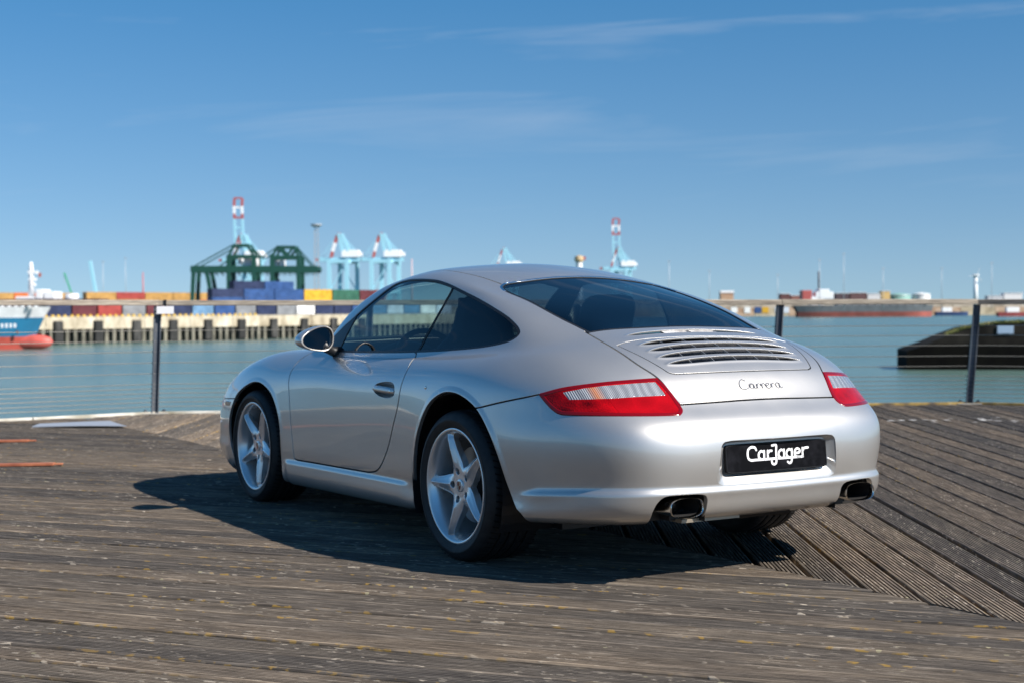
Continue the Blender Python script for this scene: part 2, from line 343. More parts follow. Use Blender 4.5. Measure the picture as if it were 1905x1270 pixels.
class Grid:
    def __init__(s, u, v, disp=None):
        s.u = np.asarray(u, float); s.v = np.asarray(v, float)
        s.S = evalsurf(CTRL, s.u, s.v); s.N = s.normals(s.S)
        if disp is not None:
            U, V = np.meshgrid(s.u, s.v, indexing='ij')
            s.S = s.S+s.N*disp(U, V, s.S, s)[..., None]; s.N = s.normals(s.S)
        n, m = len(s.u), len(s.v); idx = np.arange(n*m).reshape(n, m)
        a, b, c, d = idx[:-1, :-1].ravel(), idx[1:, :-1].ravel(), idx[1:, 1:].ravel(), idx[:-1, 1:].ravel()
        s.T = np.concatenate([np.stack([a, b, c], 1), np.stack([a, c, d], 1)])
        U, V = np.meshgrid(s.u, s.v, indexing='ij')
        s.V = np.concatenate([s.S.reshape(-1, 3), s.N.reshape(-1, 3), U.reshape(-1, 1), V.reshape(-1, 1)], 1)
    def normals(s, S):
        my = np.array([1, -1, 1.])
        lo = S[1:2]*my if s.u[0] == 0 else 2*S[:1]-S[1:2]
        hi = S[-2:-1]*my if s.u[-1] == NI-1 else 2*S[-1:]-S[-2:-1]
        ug = np.concatenate([[2*s.u[0]-s.u[1]], s.u, [2*s.u[-1]-s.u[-2]]])
        Su = np.gradient(np.concatenate([lo, S, hi]), ug, axis=0)[1:-1]
        lo = S[:, 1:2]*my if s.v[0] == 0 else 2*S[:, :1]-S[:, 1:2]
        hi = 2*S[:, -1:]-S[:, -2:-1]
        vg = np.concatenate([[2*s.v[0]-s.v[1]], s.v, [2*s.v[-1]-s.v[-2]]])
        Sv = np.gradient(np.concatenate([lo, S, hi], 1), vg, axis=1)[:, 1:-1]
        N = np.cross(Su, Sv); N /= np.linalg.norm(N, axis=2, keepdims=True)+1e-12
        return N
    def at(s, uv):
        uv = np.atleast_2d(uv); u = uv[:, 0].copy(); v = uv[:, 1].copy()
        neg = (u < 0) | (u > NI-1); negv = v < 0
        u = np.where(u < 0, -u, u); u = np.where(u > NI-1, 2*(NI-1)-u, u); v = np.abs(v)
        u = np.clip(u, s.u[0], s.u[-1]-1e-9); v = np.clip(v, s.v[0], s.v[-1]-1e-9)
        i = np.clip(np.searchsorted(s.u, u, 'right')-1, 0, len(s.u)-2); j = np.clip(np.searchsorted(s.v, v, 'right')-1, 0, len(s.v)-2)
        a = ((u-s.u[i])/(s.u[i+1]-s.u[i]))[:, None]; b = ((v-s.v[j])/(s.v[j+1]-s.v[j]))[:, None]
        def f(A): return A[i, j]*(1-a)*(1-b)+A[i+1, j]*a*(1-b)+A[i, j+1]*(1-a)*b+A[i+1, j+1]*a*b
        P = f(s.S); Nn = f(s.N); k = (neg ^ negv)
        P[k, 1] *= -1; Nn[k, 1] *= -1
        return P, Nn/(np.linalg.norm(Nn, axis=1, keepdims=True)+1e-12)

def spaced(n, step, axis, lo=0, hi=None):
    hi = hi if hi is not None else n-1
    out = [float(lo)]
    A = evalsurf(CTRL, np.linspace(0, NI-1, 81), np.linspace(0, NJ-1, 61))
    dens = np.linalg.norm(np.diff(A, axis=axis), axis=2).max(axis=1-axis)
    tt = np.linspace(0, (NI if axis == 0 else NJ)-1, A.shape[axis]); cum = np.concatenate([[0], np.cumsum(dens)])
    a, b = np.interp([lo, hi], tt, cum); k = max(2, int((b-a)/step))
    return np.interp(np.linspace(a, b, k+1), cum, tt)

def inpoly(P, poly):
    x, y = P[:, 0], P[:, 1]; r = np.zeros(len(P), bool); n = len(poly)
    for i in range(n):
        x1, y1 = poly[i]; x2, y2 = poly[(i+1) % n]
        if y1 == y2: continue
        c = ((y1 > y) != (y2 > y)) & (x < (x2-x1)*(y-y1)/(y2-y1)+x1)
        r ^= c
    return r
def densify(poly, step=.12, closed=True):
    out = []; n = len(poly)
    for i in range(n if closed else n-1):
        a = np.array(poly[i], float); b = np.array(poly[(i+1) % n], float); k = max(1, int(np.linalg.norm(b-a)/step))
        for t in range(k): out.append(a+(b-a)*t/k)
    if not closed: out.append(np.array(poly[-1], float))
    return np.array(out)
def pdist(X, L, closed=True, keep=None):
    """distance of points X to a 3-D polyline L"""
    A = L; B = np.roll(L, -1, 0) if closed else L[1:]
    if not closed: A = L[:-1]
    if keep is not None: A, B, L = A[keep], B[keep], L[keep]
    out = np.full(len(X), 9.0); near = np.ones(len(X), bool)
    lo, hi = L.min(0)-.06, L.max(0)+.06
    near = np.all((X > lo) & (X < hi), axis=1); I = np.nonzero(near)[0]
    D = B-A; dd = (D*D).sum(1)+1e-15
    for c in range(0, len(I), 4000):
        k = I[c:c+4000]; W = X[k][:, None, :]-A[None]
        t = np.clip((W*D).sum(2)/dd, 0, 1); e = W-t[..., None]*D
        out[k] = np.sqrt((e*e).sum(2).min(1))
    return out
def phi(V, poly, g):
    """signed metric distance to a closed uv polygon (inside +)"""
    P = densify(poly); ins = inpoly(V[:, 6:8], np.asarray(poly, float))
    ok = (P[:, 0] > -.2) & (P[:, 0] < NI-.8) & (P[:, 1] > -.05)
    d = pdist(V[:, :3], g.at(P)[0], True, ok & np.roll(ok, -1))
    return np.where(ins, 1, -1)*np.maximum(d, 1e-7)
def clip(V, T, ph):
    """keep the part of the triangle mesh where ph > 0"""
    ph = np.where(np.abs(ph) < 2e-5, 2e-5, ph); s = ph > 0; c = s[T].sum(1)
    out = [T[c == 3]]; N = len(V); keys = []; 
    def rot(t, first):
        k = np.argmax(first, 1); r = np.arange(len(t)); return np.stack([t[r, k], t[r, (k+1) % 3], t[r, (k+2) % 3]], 1)
    t1 = T[c == 1]; t1 = rot(t1, s[t1]) if len(t1) else t1
    t2 = T[c == 2]; t2 = rot(t2, ~s[t2]) if len(t2) else t2
    E = np.concatenate([t1[:, [0, 1]], t1[:, [0, 2]], t2[:, [0, 1]], t2[:, [0, 2]]]) if len(t1)+len(t2) else np.zeros((0, 2), int)
    if len(E):
        Es = np.sort(E, 1); key = Es[:, 0].astype(np.int64)*N+Es[:, 1]
        uq, inv = np.unique(key, return_inverse=True); a = uq//N; b = uq % N
        w = (ph[a]/(ph[a]-ph[b]))[:, None]; NV = V[a]*(1-w)+V[b]*w
        V = np.concatenate([V, NV]); ids = inv.ravel()+N
        n1, n2 = len(t1), len(t2)
        e01, e02, f01, f02 = ids[:n1], ids[n1:2*n1], ids[2*n1:2*n1+n2], ids[2*n1+n2:]
        out.append(np.stack([t1[:, 0], e01, e02], 1))
        out.append(np.stack([f01, t2[:, 1], t2[:, 2]], 1)); out.append(np.stack([f01, t2[:, 2], f02], 1))
    T = np.concatenate(out); used, inv = np.unique(T, return_inverse=True)
    return V[used], inv.reshape(-1, 3)
def split(M, ph_fn, gap):
    V, T = M; ph = ph_fn(V)
    return clip(V, T, ph-gap/2), clip(V, T, -ph-gap/2)
def flange(M, depth=.012, roll=.002):
    """turn every free edge (not the centre line) inwards, with a rounded lip"""
    V, T = M
    E = np.concatenate([T[:, [0, 1]], T[:, [1, 2]], T[:, [2, 0]]]); key = np.sort(E, 1); key = key[:, 0].astype(np.int64)*len(V)+key[:, 1]
    uq, ix, ct = np.unique(key, return_index=True, return_counts=True); B = E[ix[ct == 1]]
    if not len(B): return V, T
    B = B[~((np.abs(V[B[:, 0], 1]) < 1e-5) & (np.abs(V[B[:, 1], 1]) < 1e-5))]
    L = np.linalg.norm(V[B[:, 0], :3]-V[B[:, 1], :3], axis=1); B = B[L > 1e-7]
    d = V[B[:, 1], :3]-V[B[:, 0], :3]; n = V[B[:, 0], 3:6]; co = np.cross(d, n)
    C = np.zeros((len(V), 3)); np.add.at(C, B[:, 0], co); np.add.at(C, B[:, 1], co)
    b = np.unique(B); C = C[b]; C /= np.linalg.norm(C, axis=1, keepdims=True)+1e-12
    P, Nn = V[b, :3], V[b, 3:6]
    k = np.full(len(V), -1); k[b] = np.arange(len(b))
    rows = []; n0 = len(V); m = len(b)
    for (o, dn, w) in ((0, 0, 0), (.55, .18, .55), (1, .8, 1), (1, 1+depth/roll, 1)):
        Q = V[b].copy(); Q[:, :3] = P+C*roll*o-Nn*roll*dn; nn = Nn*(1-w)+C*w; Q[:, 3:6] = nn; rows.append(Q)
    V2 = np.concatenate([V]+rows); F = []
    i0, i1 = k[B[:, 0]], k[B[:, 1]]
    for r in range(3):
        a, c = n0+r*m, n0+(r+1)*m
        F.append(np.stack([i0+a, i0+c, i1+c], 1)); F.append(np.stack([i0+a, i1+c, i1+a], 1))
    return V2, np.concatenate([T]+F)
def mirror(M):
    V, T = M; V = V.copy(); V[:, 1] *= -1; V[:, 4] *= -1; return V, T[:, ::-1]
def join(*Ms):
    Vs, Ts, n = [], [], 0
    for V, T in Ms: Vs.append(V); Ts.append(T+n); n += len(V)
    return np.concatenate(Vs), np.concatenate(Ts)
def panel(name, M, m, parent, side='both', off=0.0, fl=.012, roll=.002):
    if fl: M = flange(M, fl, roll)
    V, T = M
    if off: V = V.copy(); V[:, :3] += V[:, 3:6]*off
    M = (V, T)
    if side == 'both': M = join(M, mirror(M))
    elif side == 'R': M = mirror(M)
    return mk(name, M[0][:, :3], M[1], m, parent, normals=M[0][:, 3:6])

# ------------------------------------------------------------------ car materials
def paint_fn(nt, b):
    g = NT(nt)
    nz = g.tex('ShaderNodeTexNoise', g.coord('Object'), Scale=2600.0, Detail=1.0)
    c = g.ramp(nz.outputs[0], [(.3, (.52, .500, .472)), (.7, (.645, .620, .586))])
    g.link(c, b.inputs['Base Color'])
    dust = g.tex('ShaderNodeTexNoise', g.coord('Object'), Scale=7.0, Detail=5.0)
    r = g.math('ADD', g.math('MULTIPLY', dust.outputs[0], .08), .36); g.link(r, b.inputs['Roughness'])
    b.inputs['Coat IOR'].default_value = 1.75
    f2 = g.tex('ShaderNodeTexNoise', g.coord('Object'), Scale=1.1, Detail=3.0)
    g.link(g.math('ADD', g.math('MULTIPLY', f2.outputs[0], .05), .005), b.inputs['Coat Roughness'])
COAT_IOR = 1.75
PAINT = mat('silver_paint', (.56, .57, .58), .34, .76, 1.0, .02, fn=paint_fn)
BLACK = mat('black_trim', (.012, .012, .013), .42)
RUBBER = mat('seal_rubber', (.010, .010, .011), .38)
def tyre_fn(nt, b):
    g = NT(nt); nz = g.tex('ShaderNodeTexNoise', g.coord('Object'), Scale=30.0, Detail=4.0)
    g.link(g.ramp(nz.outputs[0], [(.3, (.010, .010, .011)), (.75, (.024, .023, .022))]), b.inputs['Base Color'])
    g.link(g.bump(nz.outputs[0], .12, .002), b.inputs['Normal'])
TYRE = mat('tyre_rubber', (.016, .016, .016), .62, fn=tyre_fn)
RIM = mat('wheel_silver', (.78, .77, .76), .27, .62, .9, .04)
STEEL = mat('polished_steel', (.78, .75, .70), .14, 1.0)
DARKSTEEL = mat('sooty_steel', (.03, .027, .025), .5, .6)
DISC = mat('brake_steel', (.30, .29, .28), .38, 1.0)
CHROME = mat('chrome', (.75, .75, .76), .06, 1.0)
MIRROR = mat('mirror_glass', (.86, .88, .90), .0, 1.0)
INTERIOR = mat('black_interior', (.014, .014, .016), .6)
LEATHER = mat('black_leather', (.018, .018, .020), .48)
def glass(name, tint, ior=1.5):
    if name in MATS: return MATS[name]
    m = bpy.data.materials.new(name); m.use_nodes = True; nt = m.node_tree; nt.nodes.clear(); g = NT(nt)
    out = g.n('ShaderNodeOutputMaterial'); tr = g.n('ShaderNodeBsdfTransparent'); gl = g.n('ShaderNodeBsdfGlossy')
    tr.inputs[0].default_value = (*tint, 1); gl.inputs['Roughness'].default_value = .0; gl.inputs[0].default_value = (1, 1, 1, 1)
    lw = g.n('ShaderNodeLayerWeight'); lw.inputs[0].default_value = .5; mx = g.n('ShaderNodeMixShader')
    f = g.math('ADD', g.math('MULTIPLY', g.math('POWER', lw.outputs['Facing'], 5.0), .92), .05, True)
    g.link(f, mx.inputs[0]); g.link(tr.outputs[0], mx.inputs[1]); g.link(gl.outputs[0], mx.inputs[2]); g.link(mx.outputs[0], out.inputs[0])
    MATS[name] = m; return m
GLASS_SIDE = glass('tinted_side_glass', (.38, .50, .54))
GLASS_DARK = glass('dark_rear_glass', (.12, .155, .185))
GLASS_WIND = glass('windscreen_glass', (.62, .74, .72))
def lens_fn(c0, c1, sx, spec=.6):
    def fn(nt, b):
        g = NT(nt)
        w = g.tex('ShaderNodeTexVoronoi', g.coord('Object', (1, 1, 1)), Scale=sx*3.0)
        nz = g.tex('ShaderNodeTexVoronoi', g.coord('Object', (9, 14, 22)), Scale=1.0)
        k = g.math('ADD', g.math('MULTIPLY', w.outputs[0], .35), g.math('MULTIPLY', nz.outputs[0], .75), True)
        g.link(g.ramp(k, [(.1, c0), (.85, c1)]), b.inputs['Base Color'])
        g.link(g.bump(w.outputs[0], .5, .0015), b.inputs['Normal'])
    return fn
RED_RIM = mat('red_lens_rim', (.17, .001, .003), .12, 0, .4, .02, .3)
RED_LENS = mat('red_lens', (.5, .01, .015), .15, 0, .25, .02, .12, fn=lens_fn((.03, .0003, .0006), (.42, .002, .005), 60))
RED_INNER = mat('red_lens_inner', (.5, .01, .015), .15, 0, .25, .02, .12, fn=lens_fn((.18, .001, .002), (.36, .002, .005), 70))
def clear_fn(nt, b):
    g = NT(nt)
    w = g.tex('ShaderNodeTexWave', g.coord('Object'), Scale=52.0, Distortion=.8, Detail=1.5); w.wave_type = 'BANDS'; w.bands_direction = 'Y'
    w2 = g.tex('ShaderNodeTexWave', g.coord('Object'), Scale=9.0, Distortion=3.0, Detail=2.0); w2.wave_type = 'BANDS'; w2.bands_direction = 'Y'
    k = g.math('MULTIPLY', w.outputs[1], g.math('ADD', g.math('MULTIPLY', w2.outputs[1], .4), .5))
    c = g.ramp(k, [(.0, (.13, .135, .15)), (.45, (.34, .345, .36)), (1.0, (.80, .81, .82))])
    co = g.n('ShaderNodeTexCoord'); sp = g.n('ShaderNodeSeparateXYZ'); g.link(co.outputs['Object'], sp.inputs[0])
    d = g.math('ABSOLUTE', g.math('SUBTRACT', g.math('ABSOLUTE', sp.outputs[1]), .685)); am = g.math('SUBTRACT', 1.0, g.math('MULTIPLY', d, 42.0), True)
    c = g.mix(g.math('MULTIPLY', am, .75), c, (.72, .20, .02)); g.link(c, b.inputs['Base Color'])
    g.link(g.bump(w.outputs[1], .6, .002), b.inputs['Normal'])
CLEAR_LENS = mat('clear_lens', (.7, .72, .74), .14, .25, 1.0, .02, fn=clear_fn)
AMBER = mat('amber_marker', (.65, .16, .02), .15, 0, 1.0, .02)
PLATE_BLACK = mat('plate_black', (.006, .006, .007), .5, 0, .0, .12, .06, fn=lambda nt, b: (lambda g: g.link(g.ramp(g.tex('ShaderNodeTexNoise', g.coord('Object'), Scale=22.0, Detail=6.0).outputs[0], [(.45, (.003, .003, .004)), (.8, (.012, .012, .015))]), b.inputs['Base Color']))(NT(nt)))
WHITE = mat('plate_white', (.82, .82, .83), .45)

# ------------------------------------------------------------------ outlines on the body, in surface coordinates
DLO = catmull([(11.75, 4.56), (11.56, 4.16), (11.417, 3.884), (11.332, 3.469), (11.238, 3.011), (11.147, 2.597), (11.0, 2.27), (10.365, 2.182), (9.49, 2.202), (8.665, 2.24), (7.805, 2.313), (6.924, 2.543), (6.201, 3.051), (5.549, 3.572), (5.044, 3.961), (4.865, 4.235), (4.845, 4.44), (4.98, 4.611), (5.372, 4.794), (5.861, 4.934), (6.604, 5.034), (7.54, 5.05), (8.464, 5.032), (9.093, 5.019), (10.069, 5.016), (10.961, 5.07), (11.337, 5.10)], 5).tolist()
BP = [(6.744, 2.30), (6.76, 2.404), (7.099, 2.696), (7.45, 3.0), (7.689, 3.24), (7.981, 3.706), (8.192, 4.105), (8.377, 4.48), (8.515, 4.915), (8.55, 5.3)]
DOOR = catmull([(8.541, 5.041), (8.39, 6.184), (8.321, 6.931), (8.335, 7.871), (8.415, 8.946), (8.575, 9.932), (8.72, 10.711), (8.861, 11.28), (9.049, 11.906), (9.21, 12.23), (9.42, 12.375)], 5).tolist()+catmull([(9.42, 12.375), (10.635, 12.42), (11.70, 12.44)], 4).tolist()[1:]+catmull([(11.80, 12.35), (11.834, 11.298), (11.907, 9.335), (12.0, 8.062), (12.01, 7.258), (11.96, 6.749), (11.87, 6.198), (11.75, 5.6)], 5).tolist()+[(11.4, 4.9), (9, 4.6)]
REAR_ARCH = catmull([(8.05, 16.0), (8.05, 12.688), (7.927, 10.859), (7.743, 9.786), (7.471, 8.869), (7.188, 8.396), (6.904, 8.238), (6.548, 8.392), (6.145, 8.93), (5.856, 9.799), (5.642, 10.818), (5.505, 11.867), (5.30, 13.05), (5.10, 13.75), (4.9, 15.9)], 6).tolist()
FRONT_ARCH = catmull([(12.32, 16.0), (12.308, 12.622), (12.264, 10.894), (12.388, 9.858), (12.688, 9.08), (13.167, 8.705), (13.614, 8.68), (14.016, 8.884), (14.407, 9.267), (14.60, 9.70), (14.78, 10.6), (14.85, 11.8), (14.8, 13.0), (14.75, 16.0)], 6).tolist()
TAIL = catmull([(4.564, 8.269), (3.96, 8.015), (3.102, 7.914), (2.311, 7.943), (1.994, 7.967)], 5).tolist()+catmull([(1.985, 8.02), (1.918, 8.239), (1.829, 8.624), (1.786, 9.029), (1.787, 9.233), (1.855, 9.409), (1.957, 9.473), (2.392, 9.43), (3.122, 9.314), (3.88, 9.2), (4.21, 9.136), (4.366, 8.913), (4.48, 8.586)], 5).tolist()
TAIL_WHITE = [(4.036, 8.229), (3.55, 8.10), (3.093, 8.061), (2.5, 8.08), (2.06, 8.111), (1.965, 8.62), (2.5, 8.60), (3.138, 8.583), (3.957, 8.541)]
LID = catmull([(2.56, 4.9), (2.542, 5.024), (2.378, 6.202), (2.221, 7.221), (1.991, 7.912), (1.869, 8.475), (1.775, 9.0)], 5).tolist()+[(1.0, 8.965), (.548, 8.945), (0, 8.94), (-.5, 8.945), (-.5, 4.6)]
RW = [(-.5, 1.86), (0, 1.86), (.6, 1.855)]+catmull([(1.128, 1.84), (1.9, 1.80), (2.492, 1.762), (2.80, 1.80), (2.98, 1.94), (3.02, 2.10), (3.01, 2.736), (3.0, 3.242), (2.94, 3.684), (2.795, 4.184), (2.64, 4.588), (2.506, 4.999)], 5).tolist()+[(1.146, 5.034), (0, 5.013), (-.5, 5.013)]
WS = [(12.15, 2.16), (13, 2.06), (14, 2.03), (20.5, 2.03), (20.5, 4.85), (15, 4.85), (13.2, 4.84), (12.75, 4.74), (12.45, 4.3), (12.2, 3.0)]
ROOF = [(-.5, -1), (20.5, -1), (20.5, 2.04), (14, 2.04), (12.3, 2.04)]+catmull([(12.05, 1.93), (11.5, 1.74), (10, 1.66), (7.5, 1.645), (4.917, 1.631), (3.5, 1.70), (3.02, 1.80)], 5).tolist()+[(2.8, 1.9), (-.5, 1.95)]
BUMPER_R = catmull([(6.3, 9.02), (6.13, 8.949), (5.396, 8.613), (4.52, 8.27)], 4).tolist()+[(4.2, 8.6), (3, 8.6), (1.95, 8.9), (1.775, 8.985), (1.0, 8.965), (.548, 8.945), (-.5, 8.945), (-.5, 16.5), (6.4, 16.5)]
HOOD = [(14.9, 5.2), (15.9, 7), (16.7, 8.1), (17.8, 9.1), (20.5, 9.35), (20.5, 5.15)]
HEADLIGHT = [(16.1+.72*math.cos(t), 9.0+.66*math.sin(t)+.10*math.cos(t)) for t in np.linspace(0, 2*math.pi, 40, endpoint=False)]
BUMPER_F = [(14.5, 9.62), (15.3, 9.75), (16.5, 9.95), (18, 9.6), (20.5, 9.55), (20.5, 16.5), (14.3, 16.5)]
SPOILER = catmull([(2.215, 6.12), (2.10, 6.55), (1.9, 7.2), (1.76, 7.62), (1.70, 7.78), (1.587, 7.864)], 5).tolist()+[(1.2, 7.89), (.739, 7.903), (0, 7.91), (-.5, 7.91), (-.5, 5.85), (0, 5.85), (.454, 5.858), (1.408, 5.904), (1.923, 5.984)]
def slot(ut, vt, vc, hw):
    up, dn = [], []
    for t in np.linspace(-1, 1, 61):
        u = ut*t; c = vc+(vt-vc)*t*t; h = hw*(1-abs(t)**9)*(.78+.22*(1-t*t))
        up.append((u, c-h)); dn.append((u, c+h))
    return up+dn[::-1][1:-1]
SLOTS = [slot(1.74, 6.30, 6.14, .145), slot(1.72, 6.69, 6.54, .145), slot(1.67, 7.06, 6.93, .14), slot(1.60, 7.42, 7.30, .13)]
BRAKE_SLOT = slot(1.70, 5.53, 5.36, .13)

def disp_main(U, V, S, g):
    d = np.zeros(U.shape); X = S.reshape(-1, 3)
    sm = lambda t: np.clip(t, 0, 1)**2*(3-2*np.clip(t, 0, 1))
    # bumper crease, rear
    vc = np.interp(U, [0, 1.5, 3, 5.5], [12.42, 12.40, 12.28, 12.22]); s = vc-V
    fd = sm((5.35-U)/.55)
    ramp = np.where(s > 0, np.clip(1-s/(.04+.26*fd), 0, 1), np.clip(1+.62*s, 0, 1))
    d += .013*ramp*fd
    # sill crease
    vc = 12.76; s = vc-V; ramp = np.where(s > 0, np.clip(1-s/.22, 0, 1), 1-.5*sm((V-vc-.3)/1.2))
    d += .012*ramp*sm((U-8.10)/.35)*sm((12.25-U)/.25)
    # front bumper lip line
    vc = 12.3; s = vc-V; ramp = np.where(s > 0, np.clip(1-s/.6, 0, 1), 1)
    d += .010*ramp*sm((U-14.7)/.4)
    # flared arch lips
    for A, k in ((REAR_ARCH, .0045), (FRONT_ARCH, .004)):
        L = g.at0(densify(A, .1, False)); q = pdist(X, L, False).reshape(U.shape)
        d += k*np.clip(1.25-q/.020, 0, 1)*sm((12.2-V)/1.2)
    # plate lamp hood above the recess
    return d
Grid.at0 = lambda s, uv: evalpts(uv)
def evalpts(uv):
    uv = np.atleast_2d(uv); u = np.clip(np.abs(uv[:, 0]), 0, NI-1); v = np.clip(uv[:, 1], 0, NJ-1); out = np.zeros((len(u), 3))
    for c in range(3):
        e = 'a' if c == 1 else 's'
        out[:, c] = np.einsum('ki,ij,kj->k', basis(NI, u, e, e), CTRL[:, :, c], basis(NJ, v, e, 'f'))
    return out
def disp_lid(U, V, S, g):
    d = disp_main(U, V, S, g); X = S.reshape(-1, 3)
    for P in SLOTS+[BRAKE_SLOT]:
        q = pdist(X, evalpts(densify(P, .06)), True).reshape(U.shape)
        ins = inpoly(np.stack([U.ravel(), V.ravel()], 1), np.array(P)).reshape(U.shape)
        d += (.0015 if P is BRAKE_SLOT else .0032)*np.exp(-(np.where(ins, 0, q)/.010)**2)
    return d
# ------------------------------------------------------------------ assemble the car
def uv_yz(y, z):
    """surface coordinates of the rear face at (y, z)"""
    A = UVG; k = np.argmin((A[0][..., 1]-y)**2+(A[0][..., 2]-z)**2+np.where((A[0][..., 0] > -.6), 9, 0)); i, j = np.unravel_index(k, A[0].shape[:2])
    return float(A[1][i]), float(A[2][j])
UVG = (lambda u, v: (evalsurf(CTRL, u, v), u, v))(np.linspace(0, 4.5, 460), np.linspace(8, 14.6, 460))
def superell(a, b, p, n=40):
    return [(a*math.copysign(abs(math.cos(t))**(2/p), math.cos(t)), b*math.copysign(abs(math.sin(t))**(2/p), math.sin(t))) for t in np.linspace(0, 2*math.pi, n, endpoint=False)]

def build_car():
    car = empty('sports_car', (0, 0, 0), 0, 'silver two-door sports coupe parked on the weathered wooden deck', 'car')
    g = Grid(spaced(NI, .0095, 0), spaced(NJ, .0095, 1), disp_main)
    M = (g.V, g.T)
    P = lambda poly: (lambda V: phi(V, poly, g))
    for A in (REAR_ARCH, FRONT_ARCH): M = clip(*M, -phi(M[0], A, g))
    dlo, M = split(M, P(DLO), .0)
    rw, M = split(M, P(RW), .0)
    ws, M = split(M, P(WS), .0)
    tail, M = split(M, P(TAIL), .004)
    lid, M = split(M, P(LID), .011)
    door, M = split(M, P(DOOR), .010)
    # rear bumper with the cut-outs for exhaust tips and plate
    rb, M = split(M, P(BUMPER_R), .009)
    EXC = [uv_yz(y, z) for y, z in [(.578, .30), (.568, .335), (.545, .360), (.51, .370), (.44, .371), (.375, .366), (.352, .345), (.350, .31)]]
    EXC = [(EXC[0][0]+.10, 16.5)]+catmull(EXC, 4).tolist()+[(EXC[-1][0], 16.5)]
    rb = clip(*rb, -phi(rb[0], EXC, g))
    PL = [(-.30, .548), (-.285, .562), (-.25, .567), (.25, .567), (.285, .562), (.30, .548), (.312, .425), (.305, .402), (.28, .392), (-.28, .392), (-.305, .402), (-.312, .425)]
    PLU = [(math.copysign(uv_yz(abs(y), z)[0], y), uv_yz(abs(y), z)[1]) for y, z in PL]
    rb = clip(*rb, -phi(rb[0], PLU, g))
    hood, M = split(M, P(HOOD), .009)
    hl, M = split(M, P(HEADLIGHT), .004)
    fb, M = split(M, P(BUMPER_F), .008)
    roof, M = split(M, P(ROOF), .011)
    panel('body_shell', M, PAINT, car, fl=.014)
    panel('roof_panel', roof, PAINT, car, fl=.010)
    panel('bonnet', hood, PAINT, car)
    panel('front_bumper', fb, PAINT, car)
    bumper = panel('rear_bumper', rb, PAINT, car, fl=.020, roll=.003)
    doors = {}
    HAND = catmull([(9.185, 8.238), (9.124, 7.90), (8.905, 7.74), (8.66, 7.74), (8.545, 7.977), (8.535, 8.45), (8.697, 8.63), (8.931, 8.61), (9.09, 8.47)], 6, True).tolist()
    door = clip(*door, -phi(door[0], HAND, g))
    for s in 'LR': doors[s] = panel('door', door, PAINT, car, s)
    # dark backing behind every shut line
    cg = Grid(spaced(NI, .03, 0), spaced(NJ, .03, 1))
    B = (cg.V, cg.T)
    for A in (DLO, RW, WS, REAR_ARCH, FRONT_ARCH): B = clip(*B, -phi(B[0], A, cg)-.004)
    EX2 = [(u+(.12 if u > EXC[3][0] else -.12), v-.12) for u, v in EXC]
    B = clip(*B, -phi(B[0], EX2, cg)); B = clip(*B, -phi(B[0], [(u*1.06, v) for u, v in PLU], cg)); B = clip(*B, -phi(B[0], [(u, v) for u, v in HAND], cg))
    panel('interior_lining', B, INTERIOR, car, off=-.026, fl=0)
    # glass
    ring = lambda M, ph, w: (clip(*M, w-ph(M[0])), clip(*M, ph(M[0])-w))
    seal, gl = ring(dlo, P(DLO), .013)
    for s in 'LR': panel('window_seal', seal, RUBBER, car, s, off=-.001, fl=.01)
    bp = densify(BP, .1, False)
    sd = lambda V: np.where(inpoly(V[:, 6:8], np.array(BP+[(20, 5.3), (20, 2.4)])), 1, -1)*np.maximum(pdist(V[:, :3], g.at(bp)[0], False), 1e-7)
    dg, qg = split(gl, sd, .012); pil, _ = (lambda V, T: (clip(V, T, .008-np.abs(sd(V))), None))(*gl)
    sail = [(11.9, 4.4), (11.62, 3.95), (11.40, 3.75), (11.25, 3.88), (11.149, 4.21), (11.07, 4.55), (10.96, 5.2), (11.9, 5.3)]
    sg, dg = split(dg, P(sail), .0)
    for s in 'LR':
        panel('door_window', dg, GLASS_SIDE, doors[s], s, off=-.004, fl=0)
        panel('mirror_sail', sg, BLACK, doors[s], s, off=-.001, fl=.006)
        panel('quarter_window', qg, GLASS_DARK, car, s, off=-.004, fl=0)
        panel('pillar_trim', pil, BLACK, car, s, off=-.003, fl=.004)
    seal, gl = ring(rw, P(RW), .016); panel('rear_window_surround', seal, BLACK, car, off=-.002, fl=.01)
    panel('rear_window', gl, GLASS_DARK, car, off=-.004, fl=0)
    trim = ring(rw, P(RW), .007)[0]; trim = clip(*trim, 2.3-trim[0][:, 7])
    panel('rear_window_trim', trim, CHROME, car, off=.0022, fl=.004, roll=.001)
    seal, gl = ring(ws, P(WS), .02); panel('windscreen_surround', seal, BLACK, car, off=-.002, fl=.01)
    panel('windscreen', gl, GLASS_WIND, car, off=-.004, fl=0)
    # tail lights, rebuilt on a finer grid
    tg = Grid(np.linspace(1.6, 4.75, 330), np.linspace(7.7, 9.7, 150))
    Tm = clip(tg.V, tg.T, phi(tg.V, TAIL, tg)-.002)
    pt = lambda V: phi(V, TAIL, tg)
    rim = clip(*Tm, .011-pt(Tm[0])); inn = clip(*Tm, pt(Tm[0])-.0115)
    wh, rd = split(inn, lambda V: phi(V, TAIL_WHITE, tg), .002)
    rdi, rdo = split(rd, lambda V: phi(V, [(3.14, 8.5), (2.96, 9.6), (1, 9.6), (1, 8.5)], tg), .003)
    for s in 'LR':
        t = panel('tail_light', rim, RED_RIM, car, s, off=.0035, fl=.012, roll=.004)
        panel('clear_lens', wh, CLEAR_LENS, t, s, off=.001, fl=.004, roll=.001)
        panel('red_lens', rdo, RED_LENS, t, s, off=.0012, fl=.004, roll=.001)
        panel('red_lens', rdi, RED_INNER, t, s, off=.0012, fl=.004, roll=.001)
    # headlights
    pt = lambda V: phi(V, HEADLIGHT, g)
